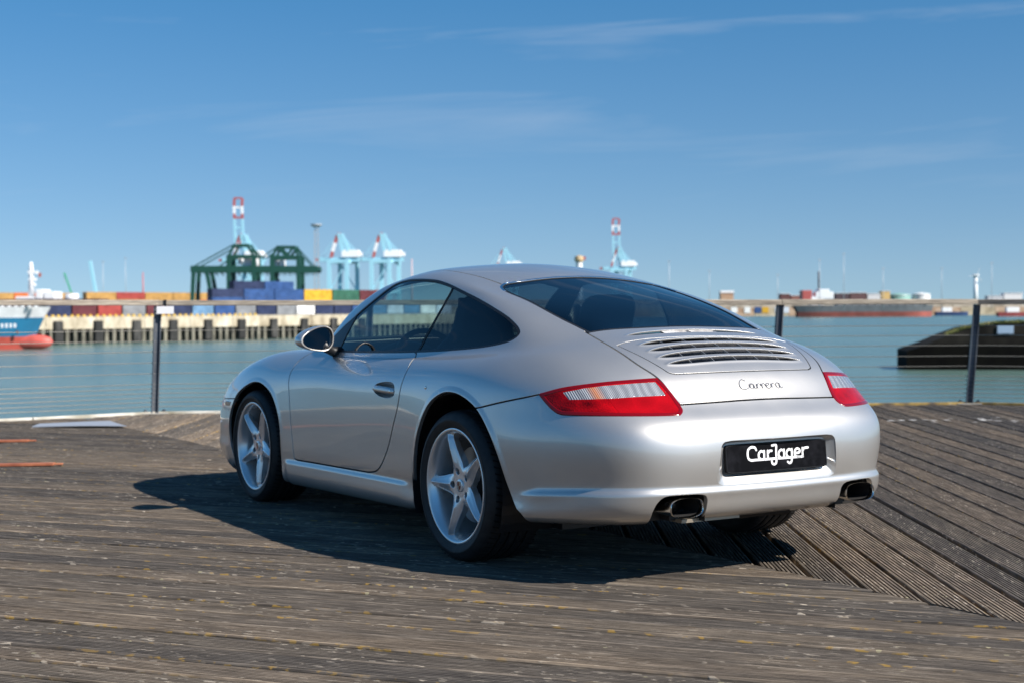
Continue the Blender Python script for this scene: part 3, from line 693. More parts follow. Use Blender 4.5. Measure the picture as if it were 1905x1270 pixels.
    for s in 'LR':
        t = panel('headlight', hl, glass('headlight_cover', (.9, .92, .93)), car, s, off=.001, fl=.006)
        panel('reflector', (hl[0].copy(), hl[1]), mat('headlight_reflector', (.62, .63, .65), .3, .2), t, s, off=-.03, fl=0)
    # engine lid on a fine grid: lid frame, spoiler panel with louvres
    lg = Grid(np.linspace(0, 2.7, 250), np.linspace(4.8, 9.2, 330), disp_lid)
    Lm = clip(lg.V, lg.T, phi(lg.V, LID, lg)-.0055)
    Lm = clip(*Lm, -phi(Lm[0], RW, lg)-.001)
    Lm = clip(*Lm, -phi(Lm[0], BRAKE_SLOT, lg))
    sp, fr = split(Lm, lambda V: phi(V, SPOILER, lg), .008)
    for S_ in SLOTS: sp = clip(*sp, -phi(sp[0], S_, lg))
    lidp = panel('engine_lid', fr, PAINT, car, fl=.004)
    panel('spoiler_panel', sp, PAINT, lidp, fl=.004, roll=.002)
    bk = Grid(np.linspace(0, 2.3, 40), np.linspace(4.95, 8.2, 40)); bk.V[:, :3] -= bk.V[:, 3:6]*.07
    panel('grille_backing', (bk.V, bk.T), mat('grille_black', (.003, .003, .003), .9), lidp, fl=0)
    for k, S_ in enumerate(SLOTS):
        a = np.array(S_); um = a[:, 0].max()
        for t in (-.66, -.33, 0, .33, .66):
            uu = um*t; near = a[np.abs(a[:, 0]-uu) < um*.04]; v0, v1 = near[:, 1].min(), near[:, 1].max()
            (p0, p1), (n0, n1) = lg.at([(uu, v0), (uu, v1)])
            Q = [p0-n0*.004, p1-n1*.004, p1-n1*.014, p0-n0*.014]; y = np.array([0, .0011, 0])
            MB().add([q-y for q in Q]+[q+y for q in Q], [(0,1,2,3),(7,6,5,4),(0,4,5,1),(1,5,6,2),(2,6,7,3),(3,7,4,0)]).build('louvre_fin', PAINT, lidp)
    # third brake light
    bl = Grid(np.linspace(0, .70, 60), np.linspace(5.15, 5.65, 30)); Bm = clip(bl.V, bl.T, phi(bl.V, BRAKE_SLOT, bl)-.002)
    panel('brake_light', Bm, mat('brake_lens', (.62, .60, .58), .18, .1, 1.0, .03, fn=lens_fn((.30, .27, .25), (.82, .80, .78), 55)), lidp, off=-.006, fl=.008)
    # badge script: the word Carrera in one flowing line
    badge(lidp, lg)
    # plate recess
    recess(bumper, g, PLU, car)
    return car, g, doors, bumper, EXC

def strokes_tube(mb, paths, at, r, n=6):
    for p in paths:
        q = catmull(p, 6); mb.tube([at(x, y) for x, y in q], r, n)
CARRERA = [
    [(1.05, .86), (.95, 1.0), (.70, 1.02), (.32, .78), (.12, .40), (.22, .10), (.55, .0), (.95, .06), (1.25, .20), (1.42, .50), (1.72, .56), (1.95, .50), (1.55, .46), (1.40, .22), (1.52, .04), (1.75, .10), (1.95, .48), (1.93, .12), (2.05, .02), (2.22, .14)],
    [(2.22, .14), (2.36, .50), (2.32, .04)], [(2.33, .22), (2.48, .46), (2.72, .55), (2.86, .46), (2.84, .30)],
    [(2.84, .30), (2.98, .50), (2.94, .04)], [(2.95, .22), (3.10, .46), (3.34, .55), (3.46, .46), (3.46, .30)],
    [(3.46, .26), (3.80, .34), (3.98, .48), (3.84, .57), (3.62, .46), (3.52, .22), (3.66, .03), (3.92, .04), (4.15, .20)],
    [(4.15, .20), (4.30, .50), (4.24, .04)], [(4.25, .22), (4.42, .46), (4.66, .55), (4.80, .46), (4.84, .40)],
    [(5.36, .50), (5.12, .56), (4.90, .44), (4.84, .20), (4.98, .03), (5.20, .10), (5.38, .50), (5.34, .12), (5.46, .02), (5.66, .12)]]
def badge(par, lg):
    # runs across the lid from left to right as seen from behind
    A, _ = lg.at([(0, 8.42)]); 
    def at(x, y):
        yy = .086-x*.0395; uu = yy/.222; v = 8.56-y*.33
        p, n = lg.at([(uu, v)]); return p[0]+n[0]*.0022
    mb = MB(); strokes_tube(mb, CARRERA, at, .0014); mb.build('model_script', mat('script_metal', (.34, .34, .35), .3, .8), par, smooth=True)

CARJAGER = [   # letter strokes, unit height about 1
    [(.86, .78), (.74, .98), (.42, 1.02), (.16, .84), (.08, .48), (.14, .14), (.36, .0), (.70, .0), (1.10, .0), (1.55, .0), (2.05, .0), (2.75, .0)],
    [(1.50, .58), (1.28, .66), (1.08, .48), (1.06, .20), (1.22, .04)], [(1.56, .66), (1.53, .02)],
    [(1.88, .66), (1.86, .02)], [(1.88, .40), (2.02, .62), (2.24, .64)],
    [(2.30, 1.06), (2.66, 1.06), (2.64, .60), (2.62, -.08), (2.56, -.36), (2.38, -.44), (2.22, -.34), (2.20, -.12)],
    [(3.30, .58), (3.08, .66), (2.88, .48), (2.86, .20), (3.02, .04)], [(3.36, .66), (3.33, .02)],
    [(4.02, .58), (3.80, .66), (3.60, .48), (3.58, .20), (3.74, .04)], [(4.08, .66), (4.06, .30), (4.03, -.08), (3.96, -.36), (3.80, -.44), (3.64, -.34)],
    [(4.36, .32), (4.70, .34), (4.80, .48), (4.70, .64), (4.50, .66), (4.34, .48), (4.32, .22), (4.44, .04), (4.80, .0)],
    [(5.06, .68), (5.04, .0)], [(5.06, .40), (5.20, .66), (5.58, .70)],
    [(2.75, .0), (3.4, .0), (4.4, .0), (5.06, .0)]]
def recess(par, g, PLU, car):
    # walls run from the cut edge to a smaller back panel
    o, on = g.at(densify(PLU, .05)); n = len(o); V = []; N = 5
    for k in range(N+1):
        t = k/N
        for p, nn in zip(o, on):
            y, z = p[1], p[2]
            yi = max(-.272, min(.272, y*.90)); zi = .430+(z-.392)/(.567-.392)*(.555-.430)
            q = np.array([-1.052+.012*(1 if False else 0), yi, zi]); s = t**.8
            e = np.array(p)*(1-s)+q*s; e[0] = p[0]+(q[0]-p[0])*(t**1.4 if z < .45 else t**.75)
            V.append(e)
    F = [(k*n+i, k*n+(i+1) % n, (k+1)*n+(i+1) % n, (k+1)*n+i) for k in range(N) for i in range(n)]
    F.append(tuple(N*n+i for i in range(n)))
    m = MB().add(V, F); m.build('plate_recess', PAINT, par, smooth=True, angle=.7)
    pl = MB(); prof = superell(.2655, .0570, 14, 48)
    pl.prism(prof, 'x', -1.066, -1.056)
    M = Matrix.Rotation(-.10, 4, 'Y'); 
    pl.v = [tuple(Vector((x, y, z+.490))) for x, y, z in pl.v]
    pl.v = [(x+(z-.49)*.10, y, z) for x, y, z in pl.v]
    p = pl.build('licence_plate', PLATE_BLACK, car, bevel=0)
    rim = MB(); rp = superell(.2615, .0535, 14, 64); rim.tube([(-1.0665+z*.10, y, z+.490) for y, z in rp], .0012, 6, True); rim.build('plate_edge', BLACK, p)
    # lettering: flat ribbons with round ends
    tx = MB()
    def ribbon(path, w):
        q = catmull(path, 7); pts = [np.array([.158-x*.0580, .4815+y*.0495]) for x, y in q]
        def X(p): return (-1.0672+(p[1]-.49)*.10, p[0], p[1])
        L = len(pts); src = list(pts)
        for i, p in enumerate(src):
            a = src[max(0, i-1)]; b = src[min(L-1, i+1)]; d = b-a; d /= np.linalg.norm(d)+1e-9; nn = np.array([-d[1], d[0]])*w
            pts[i] = (p, nn)
        V_ = []
        for p, nn in pts: V_ += [X(p+nn), X(p-nn)]
        tx.add(V_, [(2*i, 2*i+1, 2*i+3, 2*i+2) for i in range(L-1)])
        for p, nn in (pts[0], pts[-1]):
            tx.add([X(p)]+[X(p+np.array([math.cos(t), math.sin(t)])*w) for t in np.linspace(0, 2*math.pi, 12, endpoint=False)], [(0, 1+i, 1+(i+1) % 12) for i in range(12)])
    for s in CARJAGER: ribbon(s, .0047)
    # each stroke sits a hair above the last so that none share a plane
    o_ = tx.build('plate_lettering', WHITE, p, fix=False)

car, BG, DOORS, BUMPER, EXC = build_car()
# ------------------------------------------------------------------ wheels
def spoke_face(ang0):
    """five-spoke star face as a clipped polar sheet; y is outwards"""
    rr = np.linspace(.012, .232, 64); tt = np.linspace(0, 2*math.pi, 361)
    R, TH = np.meshgrid(rr, tt, indexing='ij')
    k = (TH-ang0)/(2*math.pi/5); dth = (k-np.round(k))*2*math.pi/5
    lat = R*np.sin(dth); hw = np.interp(R, [0, .05, .075, .10, .15, .20, .22, .232], [.2, .060, .047, .040, .0285, .0205, .0195, .027])
    ph = hw-np.abs(lat)
    dish = np.interp(R, [0, .05, .09, .16, .205, .232], [-.0275, -.0275, -.024, -.015, -.012, -.016])
    ridge = np.interp(np.clip(np.abs(lat)/hw, 0, 1), [0, .10, .40, .75, 1], [.0095, .0085, .002, -.0035, -.009])*np.interp(R, [0, .055, .10, .24], [0, 0, 1, .9])
    Y = dish+ridge
    X, Z = R*np.cos(TH), R*np.sin(TH)
    # lug holes at the spoke roots
    hx = 0.063*np.cos(ang0+np.arange(5)*2*math.pi/5); hz = 0.063*np.sin(ang0+np.arange(5)*2*math.pi/5)
    dh = np.min(np.hypot(X[..., None]-hx, Z[..., None]-hz), axis=2)-.0165
    n, m = R.shape; idx = np.arange(n*m).reshape(n, m)
    a, b, c, d = idx[:-1, :-1].ravel(), idx[1:, :-1].ravel(), idx[1:, 1:].ravel(), idx[:-1, 1:].ravel()
    T = np.concatenate([np.stack([a, c, b], 1), np.stack([a, d, c], 1)])
    S = np.stack([X, Y, Z], 2); Sr = np.gradient(S, axis=0); St = np.gradient(S, axis=1); N = np.cross(St, Sr); N /= np.linalg.norm(N, axis=2, keepdims=True)+1e-12
    if N[30, 10, 1] < 0: N = -N; T = T[:, ::-1]
    V = np.concatenate([S.reshape(-1, 3), N.reshape(-1, 3), np.zeros((n*m, 2)), ph.reshape(-1, 1), dh.reshape(-1, 1)], 1)
    M = clip(V, T, V[:, 8]); M = clip(M[0], M[1], M[0][:, 9])
    return flange((M[0][:, :8], M[1]), .034, .003)
def make_wheel(name, rt, wt, ang0, side):
    """origin at the hub in the rim's outer plane; +y outwards"""
    w = empty(name, parent=car)
    ty = MB(); h = wt
    prof = [(.236, -.004), (.2505, .001), (.262, .008), (.285, .0135), (rt-.045, .0135), (rt-.022, .006), (rt-.008, -.010), (rt-.002, -.024), (rt, -.045)]
    for gy in (.25, .42, .58, .75):
        y = -h*gy+.004; prof += [(rt, y+.008), (rt-.001, y+.0055), (rt-.008, y+.0045), (rt-.008, y-.0045), (rt-.001, y-.0055), (rt, y-.008)]
    prof += [(rt, -h+.045), (rt-.002, -h+.024), (rt-.008, -h+.01), (rt-.03, -h-.004), (.285, -h-.004), (.24, -h+.01)]
    ty.lathe(prof, 96, 'y'); tyre = ty.build('tyre', TYRE, w, smooth=True, angle=.6)
    # fine cross sipes on the shoulders
    sp = MB()
    for k in range(72):
        t = 2*math.pi*k/72; c, s = math.cos(t), math.sin(t); c2, s2 = math.cos(t+.02), math.sin(t+.02)
        for y0, y1 in ((-.012, -.05), (-h+.05, -h+.012)):
            r0 = rt+.0006; sp.add([(r0*c, y0, r0*s), (r0*c2, y0, r0*s2), (r0*math.cos(t+.05), y1, r0*math.sin(t+.05)), (r0*math.cos(t+.03), y1, r0*math.sin(t+.03))], [(0, 1, 2, 3)])
    sp.build('tread_sipes', mat('tread_groove', (.004, .004, .004), .8), w)['kind'] = 'stuff'
    rm = MB(); d = -h+.02
    rm.lathe([(.2490, -.002), (.2492, .0015), (.2468, .003), (.2410, .0025), (.2345, -.002), (.2290, -.010), (.2235, -.022), (.2180, -.040), (.2125, -.060), (.210, d+.02), (.236, d), (.2490, d)], 96, 'y')
    rim = rm.build('rim', RIM, w, smooth=True, angle=.9)
    M = spoke_face(ang0); mk('spokes', M[0][:, :3], M[1], RIM, w, normals=M[0][:, 3:6])
    for k in range(5):
        lb = MB(); t = ang0+k*2*math.pi/5; lb.lathe([(0, -.036), (.0075, -.036), (.0095, -.040), (.0095, -.062)], 6, 'y', (.063*math.cos(t), 0, .063*math.sin(t)))
        lb.lathe([(.0165, -.028), (.0165, -.062), (0, -.062)], 16, 'y', (.063*math.cos(t), 0, .063*math.sin(t)))
        lb.build('lug_bolt', mat('bolt_grey', (.16, .165, .17), .4, .8), w)
    cp = MB(); cp.lathe([(0, -.0215), (.022, -.0215), (.0275, -.0235), (.0285, -.030)], 32, 'y'); cap = cp.build('centre_cap', RIM, w, smooth=True, angle=.6)
    shield(w)
    br = MB(); br.lathe([(.06, -.10), (.165, -.10), (.165, -.128), (.06, -.128)], 48, 'y', closed=True); br.build('brake_disc', DISC, w, smooth=True, angle=.5)
    hb = MB(); hb.lathe([(0, -.05), (.055, -.05), (.075, -.095), (.075, -.13), (.0, -.13)], 32, 'y'); hb.build('hub', DARKSTEEL, w, smooth=True, angle=.6)
    ca = MB(); V = []; F = []
    for t in np.linspace(-.45, .45, 9):
        for r, y in ((.105, -.085), (.175, -.085), (.19, -.10), (.19, -.14), (.105, -.14)): V.append((r*math.cos(t+.15), y, r*math.sin(t+.15)))
    for k in range(8):
        for i in range(5): F.append((k*5+i, k*5+(i+1) % 5, (k+1)*5+(i+1) % 5, (k+1)*5+i))
    F += [tuple(range(5)), tuple(40+i for i in range(5))]
    ca.add(V, F).build('brake_caliper', mat('caliper_black', (.02, .02, .021), .4), w)
    return w
def shield(cap):
    pts = [(1.2*a, 1.2*b) for a, b in [(-.0115, .0150), (0, .0165), (.0115, .0150), (.0118, .004), (.0095, -.007), (.0045, -.0135), (0, -.0160), (-.0045, -.0135), (-.0095, -.007), (-.0118, .004)]]
    def fn(nt, b):
        g = NT(nt); co = g.n('ShaderNodeTexCoord'); sp = g.n('ShaderNodeSeparateXYZ'); g.link(co.outputs['Object'], sp.inputs[0])
        q = g.math('GREATER_THAN', g.math('MULTIPLY', sp.outputs[0], sp.outputs[2]), 0.0)
        st = g.math('GREATER_THAN', g.math('SINE', g.math('MULTIPLY', sp.outputs[2], 1500.0)), .0)
        c = g.mix(q, (.38, .35, .28), g.mix(st, (.30, .02, .02), (.02, .02, .02))); g.link(c, b.inputs['Base Color'])
    MB().prism(pts, 'y', -.0212, -.0200).build('crest', mat('crest_enamel', (.4, .35, .2), .3, .6, .5, fn=fn), cap)
RR, FR = .326, .317
wr = make_wheel('rear_wheel', RR, .262, math.radians(72), 'L')
wf = make_wheel('front_wheel', FR, .235, math.radians(46), 'L')
def place_wheel(w, x, y, z, left, spin=0, steer=0):
    # local x forwards on the left; the right side is turned round
    w.location = (x, y, z)
    w.rotation_euler = (0, 0, steer) if left else (0, 0, math.pi+steer)
place_wheel(wr, 0, .874, RR-.003, True)
place_wheel(wf, 2.35, .852, FR-.003, True, steer=0.0)
for src, x, y, z in ((wr, 0, -.874, RR-.003), (wf, 2.35, -.852, FR-.003)):
    place_wheel(dup(src, car), x, y, z, False)
# the spoke sheets were drawn with x backwards-positive seen from outside: mirror handled by rotation

# ------------------------------------------------------------------ wheel housings, floor pan
def arch_liner(x, z, y1, y0, r):
    for s in (1, -1):
        V, F = [], []; A = np.linspace(-.42, math.pi+.42, 40)
        for t in A:
            V += [(x+r*math.cos(t), s*y1, z+r*math.sin(t)), (x+r*math.cos(t), s*y0, z+r*math.sin(t)), (x, s*y0, z)]
        for k in range(len(A)-1):
            a, b = 3*k, 3*k+3; F += [(a, b, b+1, a+1), (a+1, b+1, b+2)]
        mk('wheel_housing', V, F, BLACK, car)
arch_liner(0, .325, .872, .50, .392); arch_liner(2.35, .316, .835, .50, .385)
fl = MB()
fl.box((-.42, -.60, .165), (2.0, .60, .20)); fl.box((.46, -.80, .17), (1.86, .80, .21)); fl.box((2.0, -.48, .165), (2.75, .48, .20)); fl.box((2.72, -.66, .155), (3.2, .66, .19)); fl.box((-.96, -.46, .255), (-.40, .46, .30))
fl.build('floor_pan', BLACK, car)
ex = MB()
ex.tube([(-.62, -.50, .32), (-.62, .50, .32)], .10, 16); ex.tube([(-.62, .44, .32), (-.97, .44, .318)], .034, 12); ex.tube([(-.62, -.44, .32), (-.97, -.44, .318)], .034, 12)
ex.tube([(-.45, .22, .27), (-.98, .12, .262), (-1.0, -.10, .262), (-.5, -.22, .27)], .022, 10)
ex.build('silencer', DARKSTEEL, car, smooth=True)
heat = MB(); heat.box((-1.0, .14, .248), (-.86, .43, .262)); heat.build('heat_shield', mat('dull_aluminium', (.42, .36, .28), .45, .8), car)
for s in (1, -1):
    V, F = [], []; P0 = superell(.079, .0375, 3.0, 48)
    for k, (x, sc) in enumerate([(-.86, .90), (-1.054, .985), (-1.065, 1.0), (-1.0685, .985), (-1.067, .955), (-1.056, .94), (-.89, .92)]):
        for y, z in P0: V.append((x, s*.455+y*sc, .317+z*sc))
    n = len(P0)
    for k in range(6):
        for i in range(n): F.append((k*n+i, k*n+(i+1) % n, (k+1)*n+(i+1) % n, (k+1)*n+i))
    o = MB().add(V, F).build('exhaust_tip', STEEL, car, smooth=True, angle=.9)
    V2 = [(-.90, s*.455+y*.915, .317+z*.915) for y, z in P0]; 
    F2 = [(k*n+i, k*n+(i+1) % n, (k+1)*n+(i+1) % n, (k+1)*n+i) for k in range(1) for i in range(n)]
    V3 = V2+[(-1.044, s*.455+y*.932, .317+z*.932) for y, z in P0]
    MB().add(V3, F2+[tuple(range(n))]).build('tip_bore', mat('soot', (.006, .005, .005), .9), o, fix=False)
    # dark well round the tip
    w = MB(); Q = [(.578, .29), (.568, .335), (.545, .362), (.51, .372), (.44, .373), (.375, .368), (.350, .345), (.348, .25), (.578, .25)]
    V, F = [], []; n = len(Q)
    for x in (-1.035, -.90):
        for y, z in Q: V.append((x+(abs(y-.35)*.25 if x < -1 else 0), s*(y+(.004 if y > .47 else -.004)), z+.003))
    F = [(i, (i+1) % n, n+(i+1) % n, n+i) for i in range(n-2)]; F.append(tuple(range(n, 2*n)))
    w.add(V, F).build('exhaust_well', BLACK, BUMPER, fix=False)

# ------------------------------------------------------------------ mirrors and handles
def door_mirror(s):
    m = empty('door_mirror', parent=car); m.location = (0, 0, 0)
    cx, cy, cz = 1.385, .893, .933; a, b = .098, .0625
    yaw = math.radians(-7)
    def W(l, h, d):   # l outwards, h up, d forwards
        x = cx+d*math.cos(yaw)-l*math.sin(yaw)*-1; y = cy+l*math.cos(yaw)+d*math.sin(yaw)*-1
        return (x, s*y, cz+h)
    def egg(t, sc=1.0):
        l = a*math.copysign(abs(math.cos(t))**.85, math.cos(t)); h = b*math.copysign(abs(math.sin(t))**.85, math.sin(t))
        h *= (1-.30*(l/a))*.97; h += -.004*(l/a)-.006*max(0, l/a)
        return l*sc, h*sc
    n = 56; V, F = [], []
    rings = [(-.012, .90), (-.013, .955), (-.011, .985), (-.004, 1.0), (.02, 1.0), (.045, .97), (.07, .90), (.095, .76), (.112, .55), (.12, .28), (.122, .02)]
    for d, sc in rings:
        for k in range(n):
            l, h = egg(2*math.pi*k/n, sc); V.append(W(l-.02*(1-sc), h, d))
    for r in range(len(rings)-1):
        for k in range(n): F.append((r*n+k, r*n+(k+1) % n, (r+1)*n+(k+1) % n, (r+1)*n+k))
    F.append(tuple((len(rings)-1)*n+k for k in range(n)))
    MB().add(V, F).build('mirror_housing', PAINT, m, smooth=True, angle=1.0)
    V, F = [], []
    for d, sc in ((-.012, .905), (.004, .87)):
        for k in range(n): l, h = egg(2*math.pi*k/n, sc); V.append(W(l-.002, h, d))
    F = [(k, (k+1) % n, n+(k+1) % n, n+k) for k in range(n)]
    MB().add(V, F).build('mirror_bezel', BLACK, m, smooth=True, fix=False)
    V = [W(egg(2*math.pi*k/n, .875)[0]-.002, egg(2*math.pi*k/n, .875)[1], .003) for k in range(n)]
    mk('mirror_glass', V, [tuple(range(n))], MIRROR, m)
    st = MB()
    st.tube([(1.43, s*.735, .862), (1.435, s*.78, .868), (1.425, s*.82, .885), (1.41, s*.85, .905)], [.030, .026, .024, .026], 12)
    st.build('mirror_arm', BLACK, m, smooth=True)
for s in (1, -1): door_mirror(s)
def handle(side):
    s = 1 if side == 'L' else -1; d = DOORS[side]
    c, n = np.array([.690, .860, .706]), np.array([0.02, .985, .17]); ax = np.array([1., -.012, .03]); up = np.array([-.02, -.17, .985])
    def W(a, b, o):
        p = c+ax*a+up*b+n*o; return (p[0], s*p[1], p[2])
    HAND = catmull([(9.185, 8.238), (9.124, 7.90), (8.905, 7.74), (8.66, 7.74), (8.545, 7.977), (8.535, 8.45), (8.697, 8.63), (8.931, 8.61), (9.09, 8.47)], 6, True)
    P, N = BG.at(HAND); cen = P.mean(0); n0 = N.mean(0); V = []; k = len(P)
    for sc, dp in ((1.0, -.001), (.93, -.010), (.75, -.020), (.4, -.024), (.02, -.025)):
        for p, q in zip(P, N):
            e = cen+(p-cen)*sc+q*dp; V.append((e[0], s*e[1], e[2]))
    F = [(r*k+i, r*k+(i+1) % k, (r+1)*k+(i+1) % k, (r+1)*k+i) for r in range(4) for i in range(k)]
    MB().add(V, F).build('handle_recess', PAINT, d, smooth=True)
    V, F = [], []; m = 14
    ls = np.linspace(-.112, .112, 15)
    for l in ls:
        f = 1-abs(l/.118)**4; hb = .0165*(.62+.38*f); ob = .012*f
        for i in range(m):
            t = 2*math.pi*i/m
            p = cen+ax*l+up*(hb*math.cos(t))+n0*(-.004+ob*.45+.011*math.sin(t)); V.append((p[0], s*p[1], p[2]))
    for r in range(len(ls)-1):
        for i in range(m): F.append((r*m+i, r*m+(i+1) % m, (r+1)*m+(i+1) % m, (r+1)*m+i))
    F += [tuple(range(m)), tuple((len(ls)-1)*m+i for i in range(m))]
    MB().add(V, F).build('door_handle', PAINT, d, smooth=True, angle=1.0)
    lk = MB(); lk.lathe([(0, .0155), (.0075, .0155), (.0095, .014), (.0095, .004)], 16, 'y'); V = []
    for x, y, z in lk.v:
        p = cen+ax*(x-.075)+up*z+n0*(y-.004); V.append((p[0], s*p[1], p[2]))
    lk.v = V; lk.build('lock_cylinder', STEEL, d, smooth=True, angle=.8)
for sd in 'LR': handle(sd)
pn, pnn = BG.at([(7.584, 8.022)])
for s in (1, -1):
    q = pn[0]+pnn[0]*.001; MB().lathe([(0, .002), (.006, .002), (.0085, 0)], 16, 'y', (q[0], 0, q[2])).build('tow_plug', STEEL, car, loc=(0, s*q[1], 0), smooth=True)
mkp, mkn = BG.at([(14.93, 9.95)])
for s in (1, -1):
    q = mkp[0]; V = []
    MB().prism([(q[0]-.055, q[2]-.012), (q[0]+.06, q[2]-.014), (q[0]+.07, q[2]+.004), (q[0]+.05, q[2]+.014), (q[0]-.05, q[2]+.012)], 'y', s*(q[1]-.03), s*(q[1]+.004)).build('side_marker', AMBER, car, bevel=.003)

# ------------------------------------------------------------------ cabin
def seat(y):
    st = empty('seat', (0, 0, 0), parent=car)
    # backrest with integral head restraint, swept from a front outline
    out = [(-.24, .0), (-.255, .18), (-.25, .38), (-.215, .52), (-.165, .58), (-.14, .63), (-.135, .72), (-.11, .775), (-.06, .795)]
    out = out+[(-a, b) for a, b in out[::-1]]
    q = catmull(out, 4); c = np.array([0, .4]); V = []; n = len(q)
    for sc, d in ((.80, -.075), (.96, -.060), (1.0, -.03), (1.0, .03), (.95, .058), (.80, .07)):
        for a, b in q:
            a2 = a*sc; b2 = .4+(b-.4)*(.85+.15*sc if b > .4 else sc); x = .50+.38*0-d-(b2)*.36*0+.0
            V.append((.66+d*-1-b2*.34, y+a2, .40+b2*.94))
    F = [(k*n+i, k*n+(i+1) % n, (k+1)*n+(i+1) % n, (k+1)*n+i) for k in range(5) for i in range(n)]+[tuple(range(n)), tuple(5*n+i for i in range(n))]
    V = [(x+.18, yy, z) for x, yy, z in V]
    MB().add(V, F).build('seat_back', LEATHER, st, smooth=True, angle=1.0)
    sc = MB(); sc.box((.72, y-.25, .30), (1.22, y+.25, .44)); sc.build('seat_cushion', LEATHER, st, bevel=.04, smooth=True)
for y in (.36, -.36): seat(y)
db = MB(); db.prism([(1.30, .50), (1.36, .74), (1.44, .80), (1.70, .84), (1.84, .86), (1.80, .50)], 'y', -.66, .66); db.build('dashboard', INTERIOR, car, bevel=.02, smooth=True, angle=.8)
bn = MB(); bn.tube([(1.42, .36+.17*math.cos(t), .80+.085*math.sin(t)) for t in np.linspace(0, math.pi, 14)], .03, 8); bn.build('instrument_binnacle', INTERIOR, car, smooth=True)
sw = empty('steering_wheel', parent=car); tilt = math.radians(24)
def swp(r, t, o=0): return (1.16+math.sin(tilt)*r*math.sin(t)+o*math.cos(tilt), .36+r*math.cos(t), .80+math.cos(tilt)*r*math.sin(t)-o*math.sin(tilt))
MB().tube([swp(.185, t) for t in np.linspace(0, 2*math.pi, 40, endpoint=False)], .015, 8, True).build('wheel_rim', LEATHER, sw, smooth=True)
sp = MB()
for t in (0.1, math.pi-.1, -math.pi/2): sp.beam(swp(.04, t, .01), swp(.18, t), .03, .012)
sp.build('wheel_spokes', mat('spoke_grey', (.25, .25, .26), .35, .8), sw)
MB().lathe([(0, -.02), (.05, -.015), (.065, .0), (.06, .04)], 20, 'x', swp(0, 0)).build('wheel_hub', LEATHER, sw, smooth=True)
rs = MB(); rs.box((-.10, -.58, .34), (.42, .58, .52)); rs.prism([(-.02, .50), (-.10, .50), (-.34, .90), (-.28, .93)], 'y', -.56, .56); rs.build('rear_bench', LEATHER, car, bevel=.03, smooth=True)
pk = MB(); pk.prism([(-.26, .86), (-.26, .905), (-.42, .935), (-.42, .86)], 'y', -.56, .56); pk.build('parcel_shelf', INTERIOR, car)
# inside rear-view mirror
iv = MB(); iv.box((1.30, -.10, 1.085), (1.33, .10, 1.14)); iv.build('inside_mirror', BLACK, car, bevel=.01, smooth=True)
